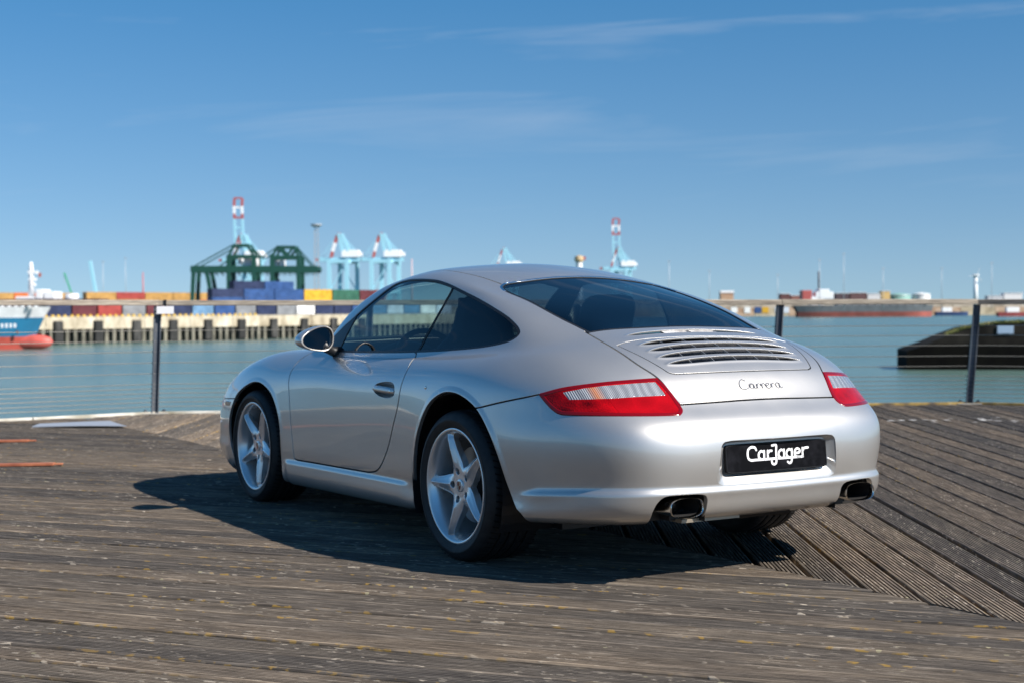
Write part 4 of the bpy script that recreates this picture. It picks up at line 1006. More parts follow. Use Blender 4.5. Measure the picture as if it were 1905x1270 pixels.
# ------------------------------------------------------------------ the timber deck
PITCH = .165
EDGE = [(9.30, 16.0), (9.50, .70), (9.63, -.94), (5.72, -8.93), (3.9, -10.1), (-4, -13.5), (-14, -14), (-14, 16)]   # rim of the deck
SEAM_Y = -.133
def wood_fn(nt, b):
    g = NT(nt)
    oi = g.n('ShaderNodeObjectInfo'); rnd = oi.outputs['Random']
    tc = g.n('ShaderNodeTexCoord'); sep = g.n('ShaderNodeSeparateXYZ'); g.link(tc.outputs['Object'], sep.inputs[0])
    off = g.n('ShaderNodeCombineXYZ'); g.link(g.math('MULTIPLY', rnd, 57.0), off.inputs[0]); g.link(g.math('MULTIPLY', rnd, 23.0), off.inputs[1])
    vec = g.n('ShaderNodeVectorMath', operation='ADD'); g.link(tc.outputs['Object'], vec.inputs[0]); g.link(off.outputs[0], vec.inputs[1])
    def mapped(s):
        m = g.n('ShaderNodeMapping'); g.link(vec.outputs[0], m.inputs[0]); m.inputs['Scale'].default_value = s; return m.outputs[0]
    grain = g.tex('ShaderNodeTexNoise', mapped((4.5, 95, 30)), Scale=1.0, Detail=7.0, Roughness=.66)
    patch = g.tex('ShaderNodeTexNoise', mapped((2.0, 9, 5)), Scale=1.0, Detail=5.0, Roughness=.6)
    blot = g.tex('ShaderNodeTexNoise', mapped((.35, .9, 1)), Scale=1.0, Detail=4.0)
    base = g.ramp(grain.outputs[0], [(.30, (.043, .036, .030)), (.5, (.133, .114, .096)), (.70, (.300, .259, .215))])
    tone = g.ramp(patch.outputs[0], [(.3, (.76, .76, .77)), (.7, (1.14, 1.11, 1.07))])
    c = g.mix(1.0, base, tone, 'MULTIPLY')
    tone2 = g.ramp(blot.outputs[0], [(.32, (.80, .81, .83)), (.68, (1.10, 1.07, 1.01))])
    c = g.mix(1.0, c, tone2, 'MULTIPLY')
    per = g.ramp(rnd, [(0, (.66, .67, .70)), (.5, (1.0, .98, .95)), (1, (1.28, 1.19, 1.08))])
    c = g.mix(1.0, c, per, 'MULTIPLY')
    # torn pale fibres
    fl = g.tex('ShaderNodeTexNoise', mapped((17, 70, 30)), Scale=1.0, Detail=2.0, Roughness=.5)
    fm = g.tex('ShaderNodeTexNoise', mapped((2.5, 6, 5)), Scale=1.0, Detail=2.0)
    f = g.math('MULTIPLY', g.ramp(fl.outputs[0], [(.61, (0, 0, 0)), (.66, (1, 1, 1))]), g.ramp(fm.outputs[0], [(.44, (0, 0, 0)), (.60, (1, 1, 1))]))
    c = g.mix(g.math('MULTIPLY', f, .85), c, (.47, .40, .315))
    # yellow lichen near the board edges
    edge = g.math('SUBTRACT', g.math('MULTIPLY', g.math('ABSOLUTE', sep.outputs[1]), 90.0), 5.7, True)
    li = g.tex('ShaderNodeTexNoise', mapped((22, 48, 40)), Scale=1.0, Detail=3.0)
    lm = g.tex('ShaderNodeTexNoise', mapped((.9, 2, 2)), Scale=1.0, Detail=2.0)
    k = g.math('MULTIPLY', g.ramp(li.outputs[0], [(.55, (0, 0, 0)), (.62, (1, 1, 1))]), g.ramp(lm.outputs[0], [(.44, (0, 0, 0)), (.60, (1, 1, 1))]))
    c = g.mix(g.math('MULTIPLY', g.math('MULTIPLY', k, edge), .8), c, (.42, .25, .04))
    # stray moss spots
    vo = g.tex('ShaderNodeTexVoronoi', mapped((9, 9, 9)), Scale=1.0); 
    sp = g.math('MULTIPLY', g.math('LESS_THAN', vo.outputs[0], .085), g.math('GREATER_THAN', fm.outputs[0], .53))
    c = g.mix(g.math('MULTIPLY', sp, .7), c, (.36, .32, .20))
    g.link(c, b.inputs['Base Color'])
    b.inputs['Roughness'].default_value = .82; b.inputs['Specular IOR Level'].default_value = .3
    h = g.math('ADD', grain.outputs[0], g.math('MULTIPLY', f, .6))
    g.link(g.bump(h, .55, .004), b.inputs['Normal'])
WOOD = mat('weathered_decking', (.15, .13, .11), .85, fn=wood_fn)

def plank_profile(w=.149, n=8, depth=.008):
    P = [(-w/2, -.040), (-w/2, -.007), (-w/2+.0025, -.002), (-w/2+.007, 0)]
    p = (w-.016)/n
    for k in range(n):
        a = -w/2+.008+k*p
        P += [(a+p*.26, .0002), (a+p*.31, -depth), (a+p*.72, -depth), (a+p*.77, .0002)]
    P += [(w/2-.007, 0), (w/2-.0025, -.002), (w/2, -.007), (w/2, -.040)]
    return P
PROFILES = [plank_profile(w) for w in (.149, .146, .139, .132)]
def clip_line_poly(o, d, poly):
    """parameter intervals of the line o+t*d inside a polygon"""
    ts = []
    n = len(poly)
    for i in range(n):
        a = np.array(poly[i]); b = np.array(poly[(i+1) % n]); e = b-a
        den = d[0]*e[1]-d[1]*e[0]
        if abs(den) < 1e-9: continue
        w = a-o; t = (w[0]*e[1]-w[1]*e[0])/den; s = (w[0]*d[1]-w[1]*d[0])/den
        if 0 <= s < 1: ts.append(t)
    ts.sort(); return list(zip(ts[0::2], ts[1::2]))
deck = tag(empty('deck'), kind='structure')
def cut_poly(poly, sgn):
    """part of the deck outline on one side of the mitre seam"""
    out = []; n = len(poly); y0 = SEAM_Y+sgn*.002
    for i in range(n):
        a, b = poly[i], poly[(i+1) % n]; da, db = sgn*(a[1]-y0), sgn*(b[1]-y0)
        if da >= 0: out.append(a)
        if da*db < 0:
            t = da/(da-db); out.append((a[0]+(b[0]-a[0])*t, y0))
    return out
def lay(region, ang, phase):
    d = np.array([math.cos(ang), math.sin(ang)]); nrm = np.array([-d[1], d[0]])
    offs = [np.dot(p, nrm) for p in region]; k0, k1 = int(min(offs)/PITCH)-1, int(max(offs)/PITCH)+1
    for k in range(k0, k1+1):
        c = k*PITCH+phase; half = .0745; o = nrm*c
        e0 = clip_line_poly(o-nrm*half, d, region); e1 = clip_line_poly(o+nrm*half, d, region)
        if not e0 or not e1: continue
        # keep only boards the camera or the car can see
        (a0, b0), (a1, b1) = e0[0], e1[0]
        lim = lambda t: max(-15, min(18, t))
        a0, a1, b0, b1 = map(lim, (a0, a1, b0, b1))
        if b0-a0 < .15 and b1-a1 < .15: continue
        PROFILE = rng.choice(PROFILES); m = (a0+b0)/2; V = []; n = len(PROFILE); nx = max(2, int((b0-a0)/2.2))
        warp = [rng.uniform(-.0012, .0012) for _ in range(nx+1)]; bend = [rng.uniform(-.0014, .0014) for _ in range(nx+1)]
        for q in range(nx+1):
            for y, z in PROFILE:
                t = (y+half)/(2*half); s0 = a0+(a1-a0)*t; s1 = b0+(b1-b0)*t
                V.append((s0+(s1-s0)*q/nx-m, y+bend[q], z+warp[q]))
        F = [(q*n+i, q*n+i+1, (q+1)*n+i+1, (q+1)*n+i) for q in range(nx) for i in range(n-1)]
        F += [tuple(range(n)), tuple(nx*n+i for i in range(n))[::-1]]
        F = [f[::-1] for f in F]
        P = o+d*m
        ob = mk('plank', V, F, WOOD, deck, loc=(P[0], P[1], rng.uniform(-.003, .002)))
        ob.rotation_euler = (rng.uniform(-.008, .008), 0, ang)
lay(cut_poly(EDGE, 1), math.radians(37.5), .052)
lay(cut_poly(EDGE, -1), math.radians(-32.5), .030)
sub = MB(); sub.prism([(x*.999, y*.999) for x, y in EDGE], 'z', -.30, -.05); sub.build('deck_frame', mat('dark_timber', (.02, .017, .015), .9), deck)
# pale edging along the rim
def rim(a, b, name, m, w=.07, h=.035, z=0.006, out=.02):
    a, b = np.array(a), np.array(b); d = (b-a)/np.linalg.norm(b-a); n = np.array([d[1], -d[0]]); 
    if np.dot(n, (a+b)/2-np.array([0, 0])) < 0: n = -n
    c0, c1 = a+n*out, b+n*out
    return MB().beam((*c0, z), (*c1, z), w, h).build(name, m, deck, bevel=.006)
PALE = mat('pale_edging', (.52, .49, .42), .8, fn=lambda nt, b: (lambda g: g.link(g.ramp(g.tex('ShaderNodeTexNoise', g.coord('World', (3, 3, 3)), Scale=1.0, Detail=5.0).outputs[0], [(.35, (.30, .27, .20)), (.6, (.62, .59, .52))]), b.inputs['Base Color']))(NT(nt)))
LICH = mat('lichen_edging', (.2, .15, .08), .9, fn=lambda nt, b: (lambda g: g.link(g.ramp(g.tex('ShaderNodeTexNoise', g.coord('World', (4, 4, 4)), Scale=1.0, Detail=5.0).outputs[0], [(.38, (.07, .055, .04)), (.52, (.30, .20, .05)), (.68, (.42, .36, .26))]), b.inputs['Base Color']))(NT(nt)))
rim(EDGE[0], (9.49, 1.4), 'edge_strip', PALE); rim((9.495, 1.38), (9.52, .35), 'edge_strip', PALE); rim((9.52, .34), (9.63, -.94), 'edge_strip', PALE)
rim((9.63, -.95), (8.1, -4.07), 'edge_strip', PALE); rim((8.1, -4.08), EDGE[3], 'edge_strip', LICH); rim(EDGE[3], EDGE[4], 'edge_strip', LICH); rim(EDGE[4], EDGE[5], 'edge_strip', LICH)

# ------------------------------------------------------------------ railing
fence = empty('railing', (9.63, -.94, 0), 0, 'wire railing with grey timber handrail and leaning steel posts round the deck', 'railing')
fence.location = (0, 0, 0)
STEELPOST = mat('post_steel', (.10, .12, .15), .55, .35, fn=lambda nt, b: (lambda g: g.link(g.ramp(g.tex('ShaderNodeTexNoise', g.coord('World', (6, 6, 2)), Scale=1.0, Detail=6.0).outputs[0], [(.35, (.055, .066, .085)), (.65, (.15, .165, .185))]), b.inputs['Base Color']))(NT(nt)))
RAILW = mat('grey_handrail', (.30, .26, .21), .8, fn=lambda nt, b: (lambda g: g.link(g.ramp(g.tex('ShaderNodeTexNoise', g.coord('World', (5, 5, 90)), Scale=1.0, Detail=5.0).outputs[0], [(.3, (.15, .125, .10)), (.5, (.28, .24, .19)), (.72, (.46, .40, .32))]), b.inputs['Base Color']))(NT(nt)))
WIRE = mat('steel_cable', (.26, .245, .215), .45, .6)
L_, R_ = np.array([9.63, -.94]), np.array([5.72, -8.93])
POSTS = [np.array([9.46, 3.50]), np.array([9.545, 1.28])]+[L_+(R_-L_)*k/4 for k in range(5)]+[np.array([3.85, -10.12]), np.array([2.0, -11.3])]
RT = np.array([-.526, -.851])                       # sideways, seen from the deck
LEAN = [.03, .03, .042, .04, .05, .07, .085, .07, .05]
RAIL_Z = [1.165, 1.165, 1.16, 1.152, 1.145, 1.138, 1.13, 1.12, 1.12]
WIRES = [.078, .125, .172, .218, .266, .314, .425, .537, .652, .762, .870]
def post(c, d, lean, zt):
    d = d/np.linalg.norm(d); n = np.array([-d[1], d[0]]); 
    V = lambda a, bb, z: (c[0]+d[0]*a+n[0]*bb+RT[0]*lean*z/1.1, c[1]+d[1]*a+n[1]*bb+RT[1]*lean*z/1.1, z)
    m = MB()
    def bar(a0, a1, b0, b1, z0, z1):
        P = [V(a0, b0, z0), V(a1, b0, z0), V(a1, b1, z0), V(a0, b1, z0), V(a0, b0, z1), V(a1, b0, z1), V(a1, b1, z1), V(a0, b1, z1)]
        m.add(P, [(0,3,2,1),(4,5,6,7),(0,1,5,4),(1,2,6,5),(2,3,7,6),(3,0,4,7)])
    bar(-.036, -.026, -.036, .036, .012, zt); bar(.026, .036, -.036, .036, .012, zt); bar(-.026, .026, -.005, .005, .012, zt)
    o = m.build('post', STEELPOST, fence)
    b = MB(); b.add([(c[0]+d[0]*x+n[0]*y, c[1]+d[1]*x+n[1]*y, z) for z in (.002, .013) for x, y in ((-.13, -.07), (.13, -.07), (.13, .07), (-.13, .07))], [(0,3,2,1),(4,5,6,7),(0,1,5,4),(1,2,6,5),(2,3,7,6),(3,0,4,7)])
    b.build('base_plate', mat('pale_plate', (.40, .38, .34), .6, .3), o)
    for x in (-.095, .095):
        q = (c[0]+d[0]*x, c[1]+d[1]*x, .012); bl = MB(); bl.lathe([(.0, .035), (.014, .035), (.014, .02), (.028, .018), (.028, 0)], 8, 'z', q); bl.build('anchor_bolt', STEELPOST, o)
for i, c in enumerate(POSTS):
    a = POSTS[max(0, i-1)]; b = POSTS[min(len(POSTS)-1, i+1)]; post(c, b-a, LEAN[i], RAIL_Z[i]-.03)
top = lambda i, z: (POSTS[i][0]+RT[0]*LEAN[i]*z/1.1, POSTS[i][1]+RT[1]*LEAN[i]*z/1.1, z)
for i in range(len(POSTS)-1):
    MB().beam(top(i, RAIL_Z[i]+.003*(i % 2)), top(i+1, RAIL_Z[i+1]+.003*(i % 2)), .125, .056).build('handrail', RAILW, fence, bevel=.010)
for z in WIRES:
    MB().tube([top(i, z) for i in range(len(POSTS))], .0042, 6).build('cable', WIRE, fence, smooth=True)
sg = empty('notice_plate', top(2, 1.06), 0, 'small blank white notice plate clipped to the handrail above the left post', 'sign')
MB().box((-.003, -.088, -.040), (.003, .088, .040), 0).build('plate_board', mat('sign_white', (.72, .72, .74), .5), sg, bevel=.002)
MB().box((.004, -.012, .03), (.02, .012, .11)).build('clip', BLACK, sg)
sg.location = (9.50, -1.02, 1.085); sg.rotation_euler = (0, 0, math.radians(-26))

# ------------------------------------------------------------------ odds and ends lying on the deck
sh = MB(); V = []; n = 10
c = [(8.49, .60), (7.97, -.13), (8.72, -.20), (8.86, .44)]
for i in range(n+1):
    t = i/n
    for j in range(5):
        s = j/4; p = (np.array(c[0])*(1-t)+np.array(c[1])*t)*(1-s)+(np.array(c[3])*(1-t)+np.array(c[2])*t)*s
        V.append((p[0], p[1], .012+.010*math.sin(t*2.2)*(.4+.6*(1-s))+.002*math.sin(s*5+t*3)))
F = [(i*5+j, i*5+j+1, (i+1)*5+j+1, (i+1)*5+j) for i in range(n) for j in range(4)]
nV = len(V); V2 = V+[(x, y, z-.007) for x, y, z in V]; F2 = F+[tuple(k+nV for k in f[::-1]) for f in F]
bd = [i*5 for i in range(n+1)]+[n*5+j for j in range(1, 5)]+[i*5+4 for i in range(n-1, -1, -1)]+[j for j in range(3, 0, -1)]
F2 += [(bd[i], bd[(i+1) % len(bd)], bd[(i+1) % len(bd)]+nV, bd[i]+nV) for i in range(len(bd))]
o = MB().add(V2, F2).build('metal_sheet', mat('pale_sheet', (.40, .42, .46), .42, .3), None, smooth=True, angle=.6)
tag(o, 'pale grey curled metal sheet lying flat by the left railing', 'metal sheet')
ORANGE = mat('orange_batten', (.46, .15, .07), .7, fn=lambda nt, b: (lambda g: g.link(g.ramp(g.tex('ShaderNodeTexNoise', g.coord('World', (8, 8, 8)), Scale=1.0, Detail=4.0).outputs[0], [(.35, (.22, .062, .03)), (.65, (.40, .14, .065))]), b.inputs['Base Color']))(NT(nt)))
def batten(a, b, w, label):
    m = MB(); m.beam((*a, .012), (*b, .012), w, .018); d = np.array(b)-np.array(a); d /= np.linalg.norm(d); e = np.array(b)+d*.06
    m.beam((*(np.array(b)-d*.05), .012), (*e, .012), w*.45, .012)
    tag(m.build('batten', ORANGE, None, bevel=.004), label, 'batten', 'orange battens lying on the deck')
batten((5.80, 3.10), (4.965, 1.30), .075, 'nearer of two orange-painted wooden battens on the deck at left')
batten((8.2, 3.60), (6.99, .99), .075, 'farther of two orange-painted wooden battens on the deck at left')
# bird droppings on the far right boards
dr = MB()
for px, py, r in [(5.0, -6.6, .04)]: pass
for k in range(26):
    t = rng.random(); x = 4.55+t*-.9+rng.uniform(-.25, .25); y = -6.2-t*1.9+rng.uniform(-.25, .25); r = rng.uniform(.008, .03)
    n = 8; ph = rng.random()*6
    V = [(x+r*(1+.4*math.sin(ph+3*q))*math.cos(2*math.pi*q/n)*1.6, y+r*(1+.4*math.cos(ph+2*q))*math.sin(2*math.pi*q/n), .0045) for q in range(n)]
    dr.add(V, [tuple(range(n))]); 
dr.build('bird_droppings', mat('chalk_white', (.62, .60, .57), .9), None); tag(bpy.data.objects['bird_droppings'], 'scattered pale bird droppings on the right-hand boards', 'droppings', kind='stuff')
# ------------------------------------------------------------------ harbour: placed by bearing and distance from the deck
CAMP = np.array([-5.4728, 3.9621]); FW = np.array([math.cos(-.5534), math.sin(-.5534)]); RG = np.array([math.sin(-.5534), -math.cos(-.5534)])
WATER_Z = -5.1
K = 2727.14
def yh(px): return 574.9-(px-952.5)*.0052
def far(px, d): return CAMP+FW*d+RG*((px-952.5)/K*d)
def hz(px, py, d): return 1.0791+(yh(px)-py)/K*d
RZ = math.atan2(RG[1], RG[0])                        # local x runs to the right, local y away
class Site:
    """local frame of a far thing: x to the right, y away, z up, standing at a bearing"""
    def __init__(s, name, px, d, label, cat, group=None, z=0.0, turn=0.0):
        s.px, s.d, s.z = px, d, z; p = far(px, d)
        s.o = empty(name, (p[0], p[1], z), RZ+turn, label, cat, group)
    def x(s, px): return (px-s.px)/K*s.d
    def h(s, py, px=None): return hz(px if px else s.px, py, s.d)-s.z
# sea
def water_fn(nt, b):
    g = NT(nt)
    n1 = g.tex('ShaderNodeTexNoise', g.coord('World', (.55, .55, .55), (0, 0, RZ)), Scale=1.0, Detail=6.0, Roughness=.62)
    n2 = g.tex('ShaderNodeTexNoise', g.coord('World', (.045, .16, .1), (0, 0, -RZ)), Scale=1.0, Detail=5.0, Roughness=.6)
    h = g.math('ADD', g.math('MULTIPLY', n1.outputs[0], .35), g.math('MULTIPLY', n2.outputs[0], 1.2))
    g.link(g.bump(h, .75, .8), b.inputs['Normal'])
    n3 = g.tex('ShaderNodeTexNoise', g.coord('World', (.012, .012, .012)), Scale=1.0, Detail=4.0)
    g.link(g.ramp(n3.outputs[0], [(.35, (.085, .150, .135)), (.65, (.115, .185, .160))]), b.inputs['Base Color'])
WATER = mat('harbour_water', (.06, .12, .115), .22, 0, 0, .03, .22, fn=water_fn)
w = mk('water', [(-900, -4200, WATER_Z), (5200, -4200, WATER_Z), (5200, 3800, WATER_Z), (-900, 3800, WATER_Z)], [(0, 1, 2, 3)], WATER); tag(w, kind='structure')

def stained(name, c0, c1, c2, sc=(.5, .5, .15), rough=.85):
    return mat(name, c1, rough, fn=lambda nt, b: (lambda g: g.link(g.ramp(g.tex('ShaderNodeTexNoise', g.coord('World', sc), Scale=1.0, Detail=6.0, Roughness=.65).outputs[0], [(.32, c0), (.5, c1), (.68, c2)]), b.inputs['Base Color']))(NT(nt)))
CONC = stained('quay_concrete', (.26, .21, .14), (.46, .40, .29), (.60, .55, .45), (.35, .35, .2))
PILE = stained('quay_pile', (.03, .03, .025), (.16, .15, .115), (.30, .28, .22), (.6, .6, .25))
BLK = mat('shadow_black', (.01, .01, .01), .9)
YEL = mat('bollard_yellow', (.62, .40, .05), .6)
ASPH = mat('quay_paving', (.20, .19, .17), .9)
# ---- the container quay: runs away to the right at about fifty degrees
QO = far(110, 278); QS = RG*.64+FW*.77; QT = FW*.64*1.0-RG*.77
QS /= np.linalg.norm(QS); QT = QT-QS*np.dot(QT, QS); QT /= np.linalg.norm(QT)
qr = math.atan2(QS[1], QS[0])
quay = tag(empty('quay', (QO[0], QO[1], 0), qr), kind='structure')
sgn = 1 if (-math.sin(qr)*QT[0]+math.cos(qr)*QT[1]) > 0 else -1
def q(s, t, z): return (s, sgn*t, z)
def qbox(m, s0, s1, t0, t1, z0, z1):
    a, b = sorted((sgn*t0, sgn*t1)); return m.box((s0, a, z0), (s1, b, z1))
qbox(MB(), -160, 190, 2.0, 900, -5.4, -.06).build('quay_ground', ASPH, quay)
for i in range(22):
    s0 = -70+i*11.2
    qbox(MB(), s0, s0+11.1, 0, 2.2, -2.35, -.02).build('coping_beam', CONC, quay)
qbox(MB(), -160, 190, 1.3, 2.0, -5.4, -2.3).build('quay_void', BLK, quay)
pm = None
for i in range(96):
    s0 = -40+i*1.75
    if pm is None: pm = qbox(MB(), -.36, .36, .15, 1.0, -5.5, -2.35).build('pile', PILE, quay); pm.location = (s0, 0, 0); continue
    o = pm.copy(); COL.objects.link(o); o.parent = quay; o.location = (s0, 0, 0)
for i in range(14):
    s0 = -36+i*8.9
    qbox(MB(), s0-.9, s0+.9, -.75, .12, -4.9, -.75).build('fender', stained('fender_rubber', (.012, .012, .012), (.03, .03, .028), (.09, .085, .08)), quay, bevel=.15)
bl = None
for i in range(62):
    s0 = -38+i*1.42+rng.uniform(-.15, .15); p = QO+QS*s0+QT*.6
    if bl is None:
        m = MB(); m.lathe([(.0, .42), (.22, .39), (.34, .28), (.36, .17), (.31, .08), (.34, -.03)], 12, 'z'); bl = m.build('kerb_bollard', YEL, None, smooth=True); o = bl
    else: o = bl.copy(); COL.objects.link(o)
    o.location = (p[0], p[1], -.02)
    tag(o, 'small yellow dome in the row along the edge of the container quay', 'bollard', 'yellow domes along the quay edge')
# ---- shipping containers
def cont_mesh(L=12.19, W=2.44, H=2.59):
    m = MB(); m.box((-L/2, -W/2, .16), (L/2, W/2, H-.06))
    for x in (-L/2, L/2-.16):
        for y in (-W/2-.02, W/2-.14): m.box((x-.01, y, 0), (x+.17, y+.16, H))
    for z in (.0, H-.12):
        for y in (-W/2-.02, W/2-.12): m.box((-L/2+.16, y, z), (L/2-.16, y+.14, z+.12))
    n = int(L/.55)
    for i in range(n):
        x = -L/2+.3+i*(L-.6)/n
        for y in (-W/2-.012, W/2-.028): m.box((x, y, .2), (x+.22, y+.04, H-.16))
    for y in (-.9, -.3, .3, .9): m.box((L/2, y-.03, .2), (L/2+.04, y+.03, H-.15))
    return m
CONT = {}
CC = {'navy': (.012, .022, .07), 'blue': (.018, .065, .20), 'light blue': (.12, .24, .38), 'pale': (.55, .60, .66), 'yellow': (.58, .32, .015), 'green': (.02, .10, .06), 'maroon': (.10, .015, .02), 'red': (.30, .04, .03), 'tan': (.40, .225, .06), 'white': (.75, .75, .73), 'grey': (.20, .21, .22), 'orange': (.55, .13, .02)}
def container(px, d, tier, colr, label, group, L=12.19, z0=0.0, turn=0.0, H=2.59):
    key = (round(L), colr)
    cm = mat('container_'+colr.replace(' ', '_'), CC[colr], .5, fn=lambda nt, b, c=CC[colr]: (lambda g: g.link(g.ramp(g.tex('ShaderNodeTexNoise', g.coord('World', (.5, .5, .8)), Scale=1.0, Detail=5.0).outputs[0], [(.3, tuple(v*.72 for v in c)), (.65, tuple(min(1, v*1.12+.01) for v in c))]), b.inputs['Base Color']))(NT(nt)))
    if key not in CONT: o = cont_mesh(L).build('shipping_container', cm); CONT[key] = o
    else: o = CONT[key].copy(); COL.objects.link(o)
    p = far(px, d); o.location = (p[0], p[1], z0+tier*H); o.rotation_euler = (0, 0, qr+turn)
    return tag(o, label, 'container', group)
# block under the green crane (three high, a fourth tier on top)
def pxstep(px, d, s):
    p = far(px, d)+QS*s; v = p-CAMP; dd = np.dot(v, FW); return 952.5+K*np.dot(v, RG)/dd, dd
blk = [('navy', 'navy', 'navy'), ('blue', 'blue', 'blue'), ('blue', 'blue', 'blue'), ('yellow', 'yellow', 'yellow'), ('green', 'light blue', 'green'), ('maroon', 'pale', 'maroon')]
px, d = 420, 455
where = ['leftmost column of the block', 'second column of the block', 'third column of the block', 'fourth column of the block', 'fifth column of the block', 'last column of the block']
for i, cols in enumerate([('navy', 'blue', 'navy'), ('blue', 'blue', 'blue'), ('blue', 'blue', 'blue'), ('light blue', 'yellow', 'yellow'), ('light blue', 'green', 'green'), ('white', 'maroon', 'maroon')]):
    for t, c in enumerate(cols):
        container(px, d, t, c, f"{c} container, {['bottom', 'middle', 'top'][t]} of the {where[i]} under the green crane", 'container block under the green crane')
    px, d = pxstep(px, d, 12.6)
px2, d2 = pxstep(432, 462, 6.0)
container(px2, d2, 3, 'navy', 'dark navy container, left of two standing highest on the block', 'container block under the green crane')
px2, d2 = pxstep(px2, d2, 12.7); container(px2, d2, 3, 'blue', 'bright blue container, right of two standing highest on the block', 'container block under the green crane')
# front row on the quay, left half
px, d = 104, 318
for i, c in enumerate(['navy', 'maroon', 'red', 'grey', 'maroon', 'navy', 'light blue', 'blue', 'grey', 'navy', 'grey', 'white', 'navy', 'navy', 'blue', 'light blue', 'pale', 'light blue', 'white', 'pale']):
    k = ['first', 'second', 'third', 'fourth', 'fifth', 'sixth', 'seventh', 'eighth', 'ninth', 'tenth', 'eleventh', 'twelfth', 'thirteenth', 'fourteenth', 'fifteenth', 'sixteenth', 'seventeenth', 'eighteenth', 'nineteenth', 'twentieth'][i]
    container(px, d, 0, c, f'{c} container, {k} from the left in the front row on the quay', 'front row of containers on the quay', L=6.06, turn=rng.uniform(-.02, .02))
    px, d = pxstep(px, d, 6.5)
# far tan stacks
for row, (px, d, n) in enumerate([(186, 520, 8), (-6, 520, 3)]):
    for i in range(n):
        for t in range(3):
            c = 'red' if rng.random() < .10 else ('orange' if rng.random() < .12 else 'tan')
            pos = f"{['bottom', 'middle', 'top'][t]} of column {['one', 'two', 'three', 'four', 'five', 'six', 'seven', 'eight'][i]}"
            lab = f'{c} container, {pos} from the left, long far stack beyond the quay' if row == 0 else f'{c} container, {pos} in the far stack behind the blue ship'
            container(px, d, t, c, lab, f'far {c} stack '+('along the quay' if row == 0 else 'behind the ship'))
        px, d = pxstep(px, d, 12.4)
# stacks below the light-blue cranes
for i in range(12):
    for t in range(4):
        c = ['red', 'light blue', 'orange', 'blue', 'red', 'pale'][(i*5+t*3+(i*i) % 4+i//3) % 6]
        px = 622+i*8.2; container(px, 720+i*4, t, c, f"{c} end-on container, {['ground', 'second', 'third', 'top'][t]} tier, {['first', 'second', 'third', 'fourth', 'fifth', 'sixth', 'seventh', 'eighth', 'ninth', 'tenth', 'eleventh', 'twelfth'][i]} column from left below the light blue cranes", f'{c} containers below the light blue cranes', L=6.06, turn=math.pi/2-.5)

# ---- cranes
CB = mat('crane_blue', (.30, .58, .70), .5); CW = mat('crane_white', (.78, .79, .80), .5); CR = mat('crane_red', (.40, .09, .08), .5); CG = mat('crane_green', (.008, .062, .045), .5); CGL = mat('glass_dark', (.05, .06, .07), .2)
def zp(zx, zy): return 340+zx/3.969, 340+zy/3.969
def green_crane():
    d = 520; s = Site('gantry_crane', 440, d, 'dark green gantry crane with long horizontal bridge and two portals above the containers', 'crane')
    def P(zx, zy, y=0): px, py = zp(zx, zy); return (s.x(px), y, max(0, s.h(py, px)))
    W = 9.0
    for y in (0, W):
        MB().beam(P(65, 640, y), P(1000, 640, y), 1.4, 2.3).build('bridge_girder', CG, s.o)
        for a, b in (((85, 640), (68, 970)), ((180, 650), (238, 970))): MB().beam(P(*a, y), P(*b, y), 1.3).build('splayed_leg', CG, s.o)
        for x in (345, 530, 665, 860): MB().beam(P(x, 545, y), P(x, 970, y), 1.5).build('column', CG, s.o)
        for a, b in (((330, 548), (550, 548)), ((650, 552), (872, 552))): MB().beam(P(*a, y), P(*b, y), 1.2, 1.3).build('portal_beam', CG, s.o)
        for a, b in (((345, 545), (385, 462)), ((530, 545), (480, 462)), ((385, 462), (480, 462)), ((665, 548), (705, 475)), ((860, 548), (825, 475)), ((705, 475), (825, 475)), ((705, 475), (770, 548)), ((825, 475), (770, 548))):
            MB().beam(P(*a, y), P(*b, y), .8).build('frame_brace', CG, s.o)
        for a, b in (((90, 618), (372, 464)), ((280, 618), (380, 540)), ((590, 552), (700, 478)), ((480, 466), (575, 560)), ((830, 480), (960, 622))):
            MB().beam(P(*a, y), P(*b, y), .42).build('stay', CG, s.o)
        for k in range(22):
            x = 80+k*42
            MB().beam(P(x, 668, y), P(x+21, 684, y), .22).build('walkway_bracket', CG, s.o)
    for x in (68, 1000, 385, 480, 705, 825): 
        zz = 640 if x in (68, 1000) else (462 if x < 600 else 475); MB().beam(P(x, zz, 0), P(x, zz, W), .8).build('cross_tie', CG, s.o)
    for a, b in (((405, 556), (430, 598)), ((450, 558), (545, 620)), ((672, 572), (700, 622)), ((712, 572), (746, 626))):
        p0, p1 = P(*a), P(*b); MB().box((p0[0], 1.5, p1[2]), (p1[0], 6.5, p0[2])).build('cabin', CW, s.o, bevel=.1)
    p0, p1 = P(682, 712), P(704, 756); c = MB().box((p0[0], 3, p1[2]), (p1[0], 6, p0[2])).build('operator_cab', CGL, s.o)
    MB().beam(P(693, 660, 4.5), P(693, 712, 4.5), .3).build('hoist_rope', CG, s.o)
green_crane()
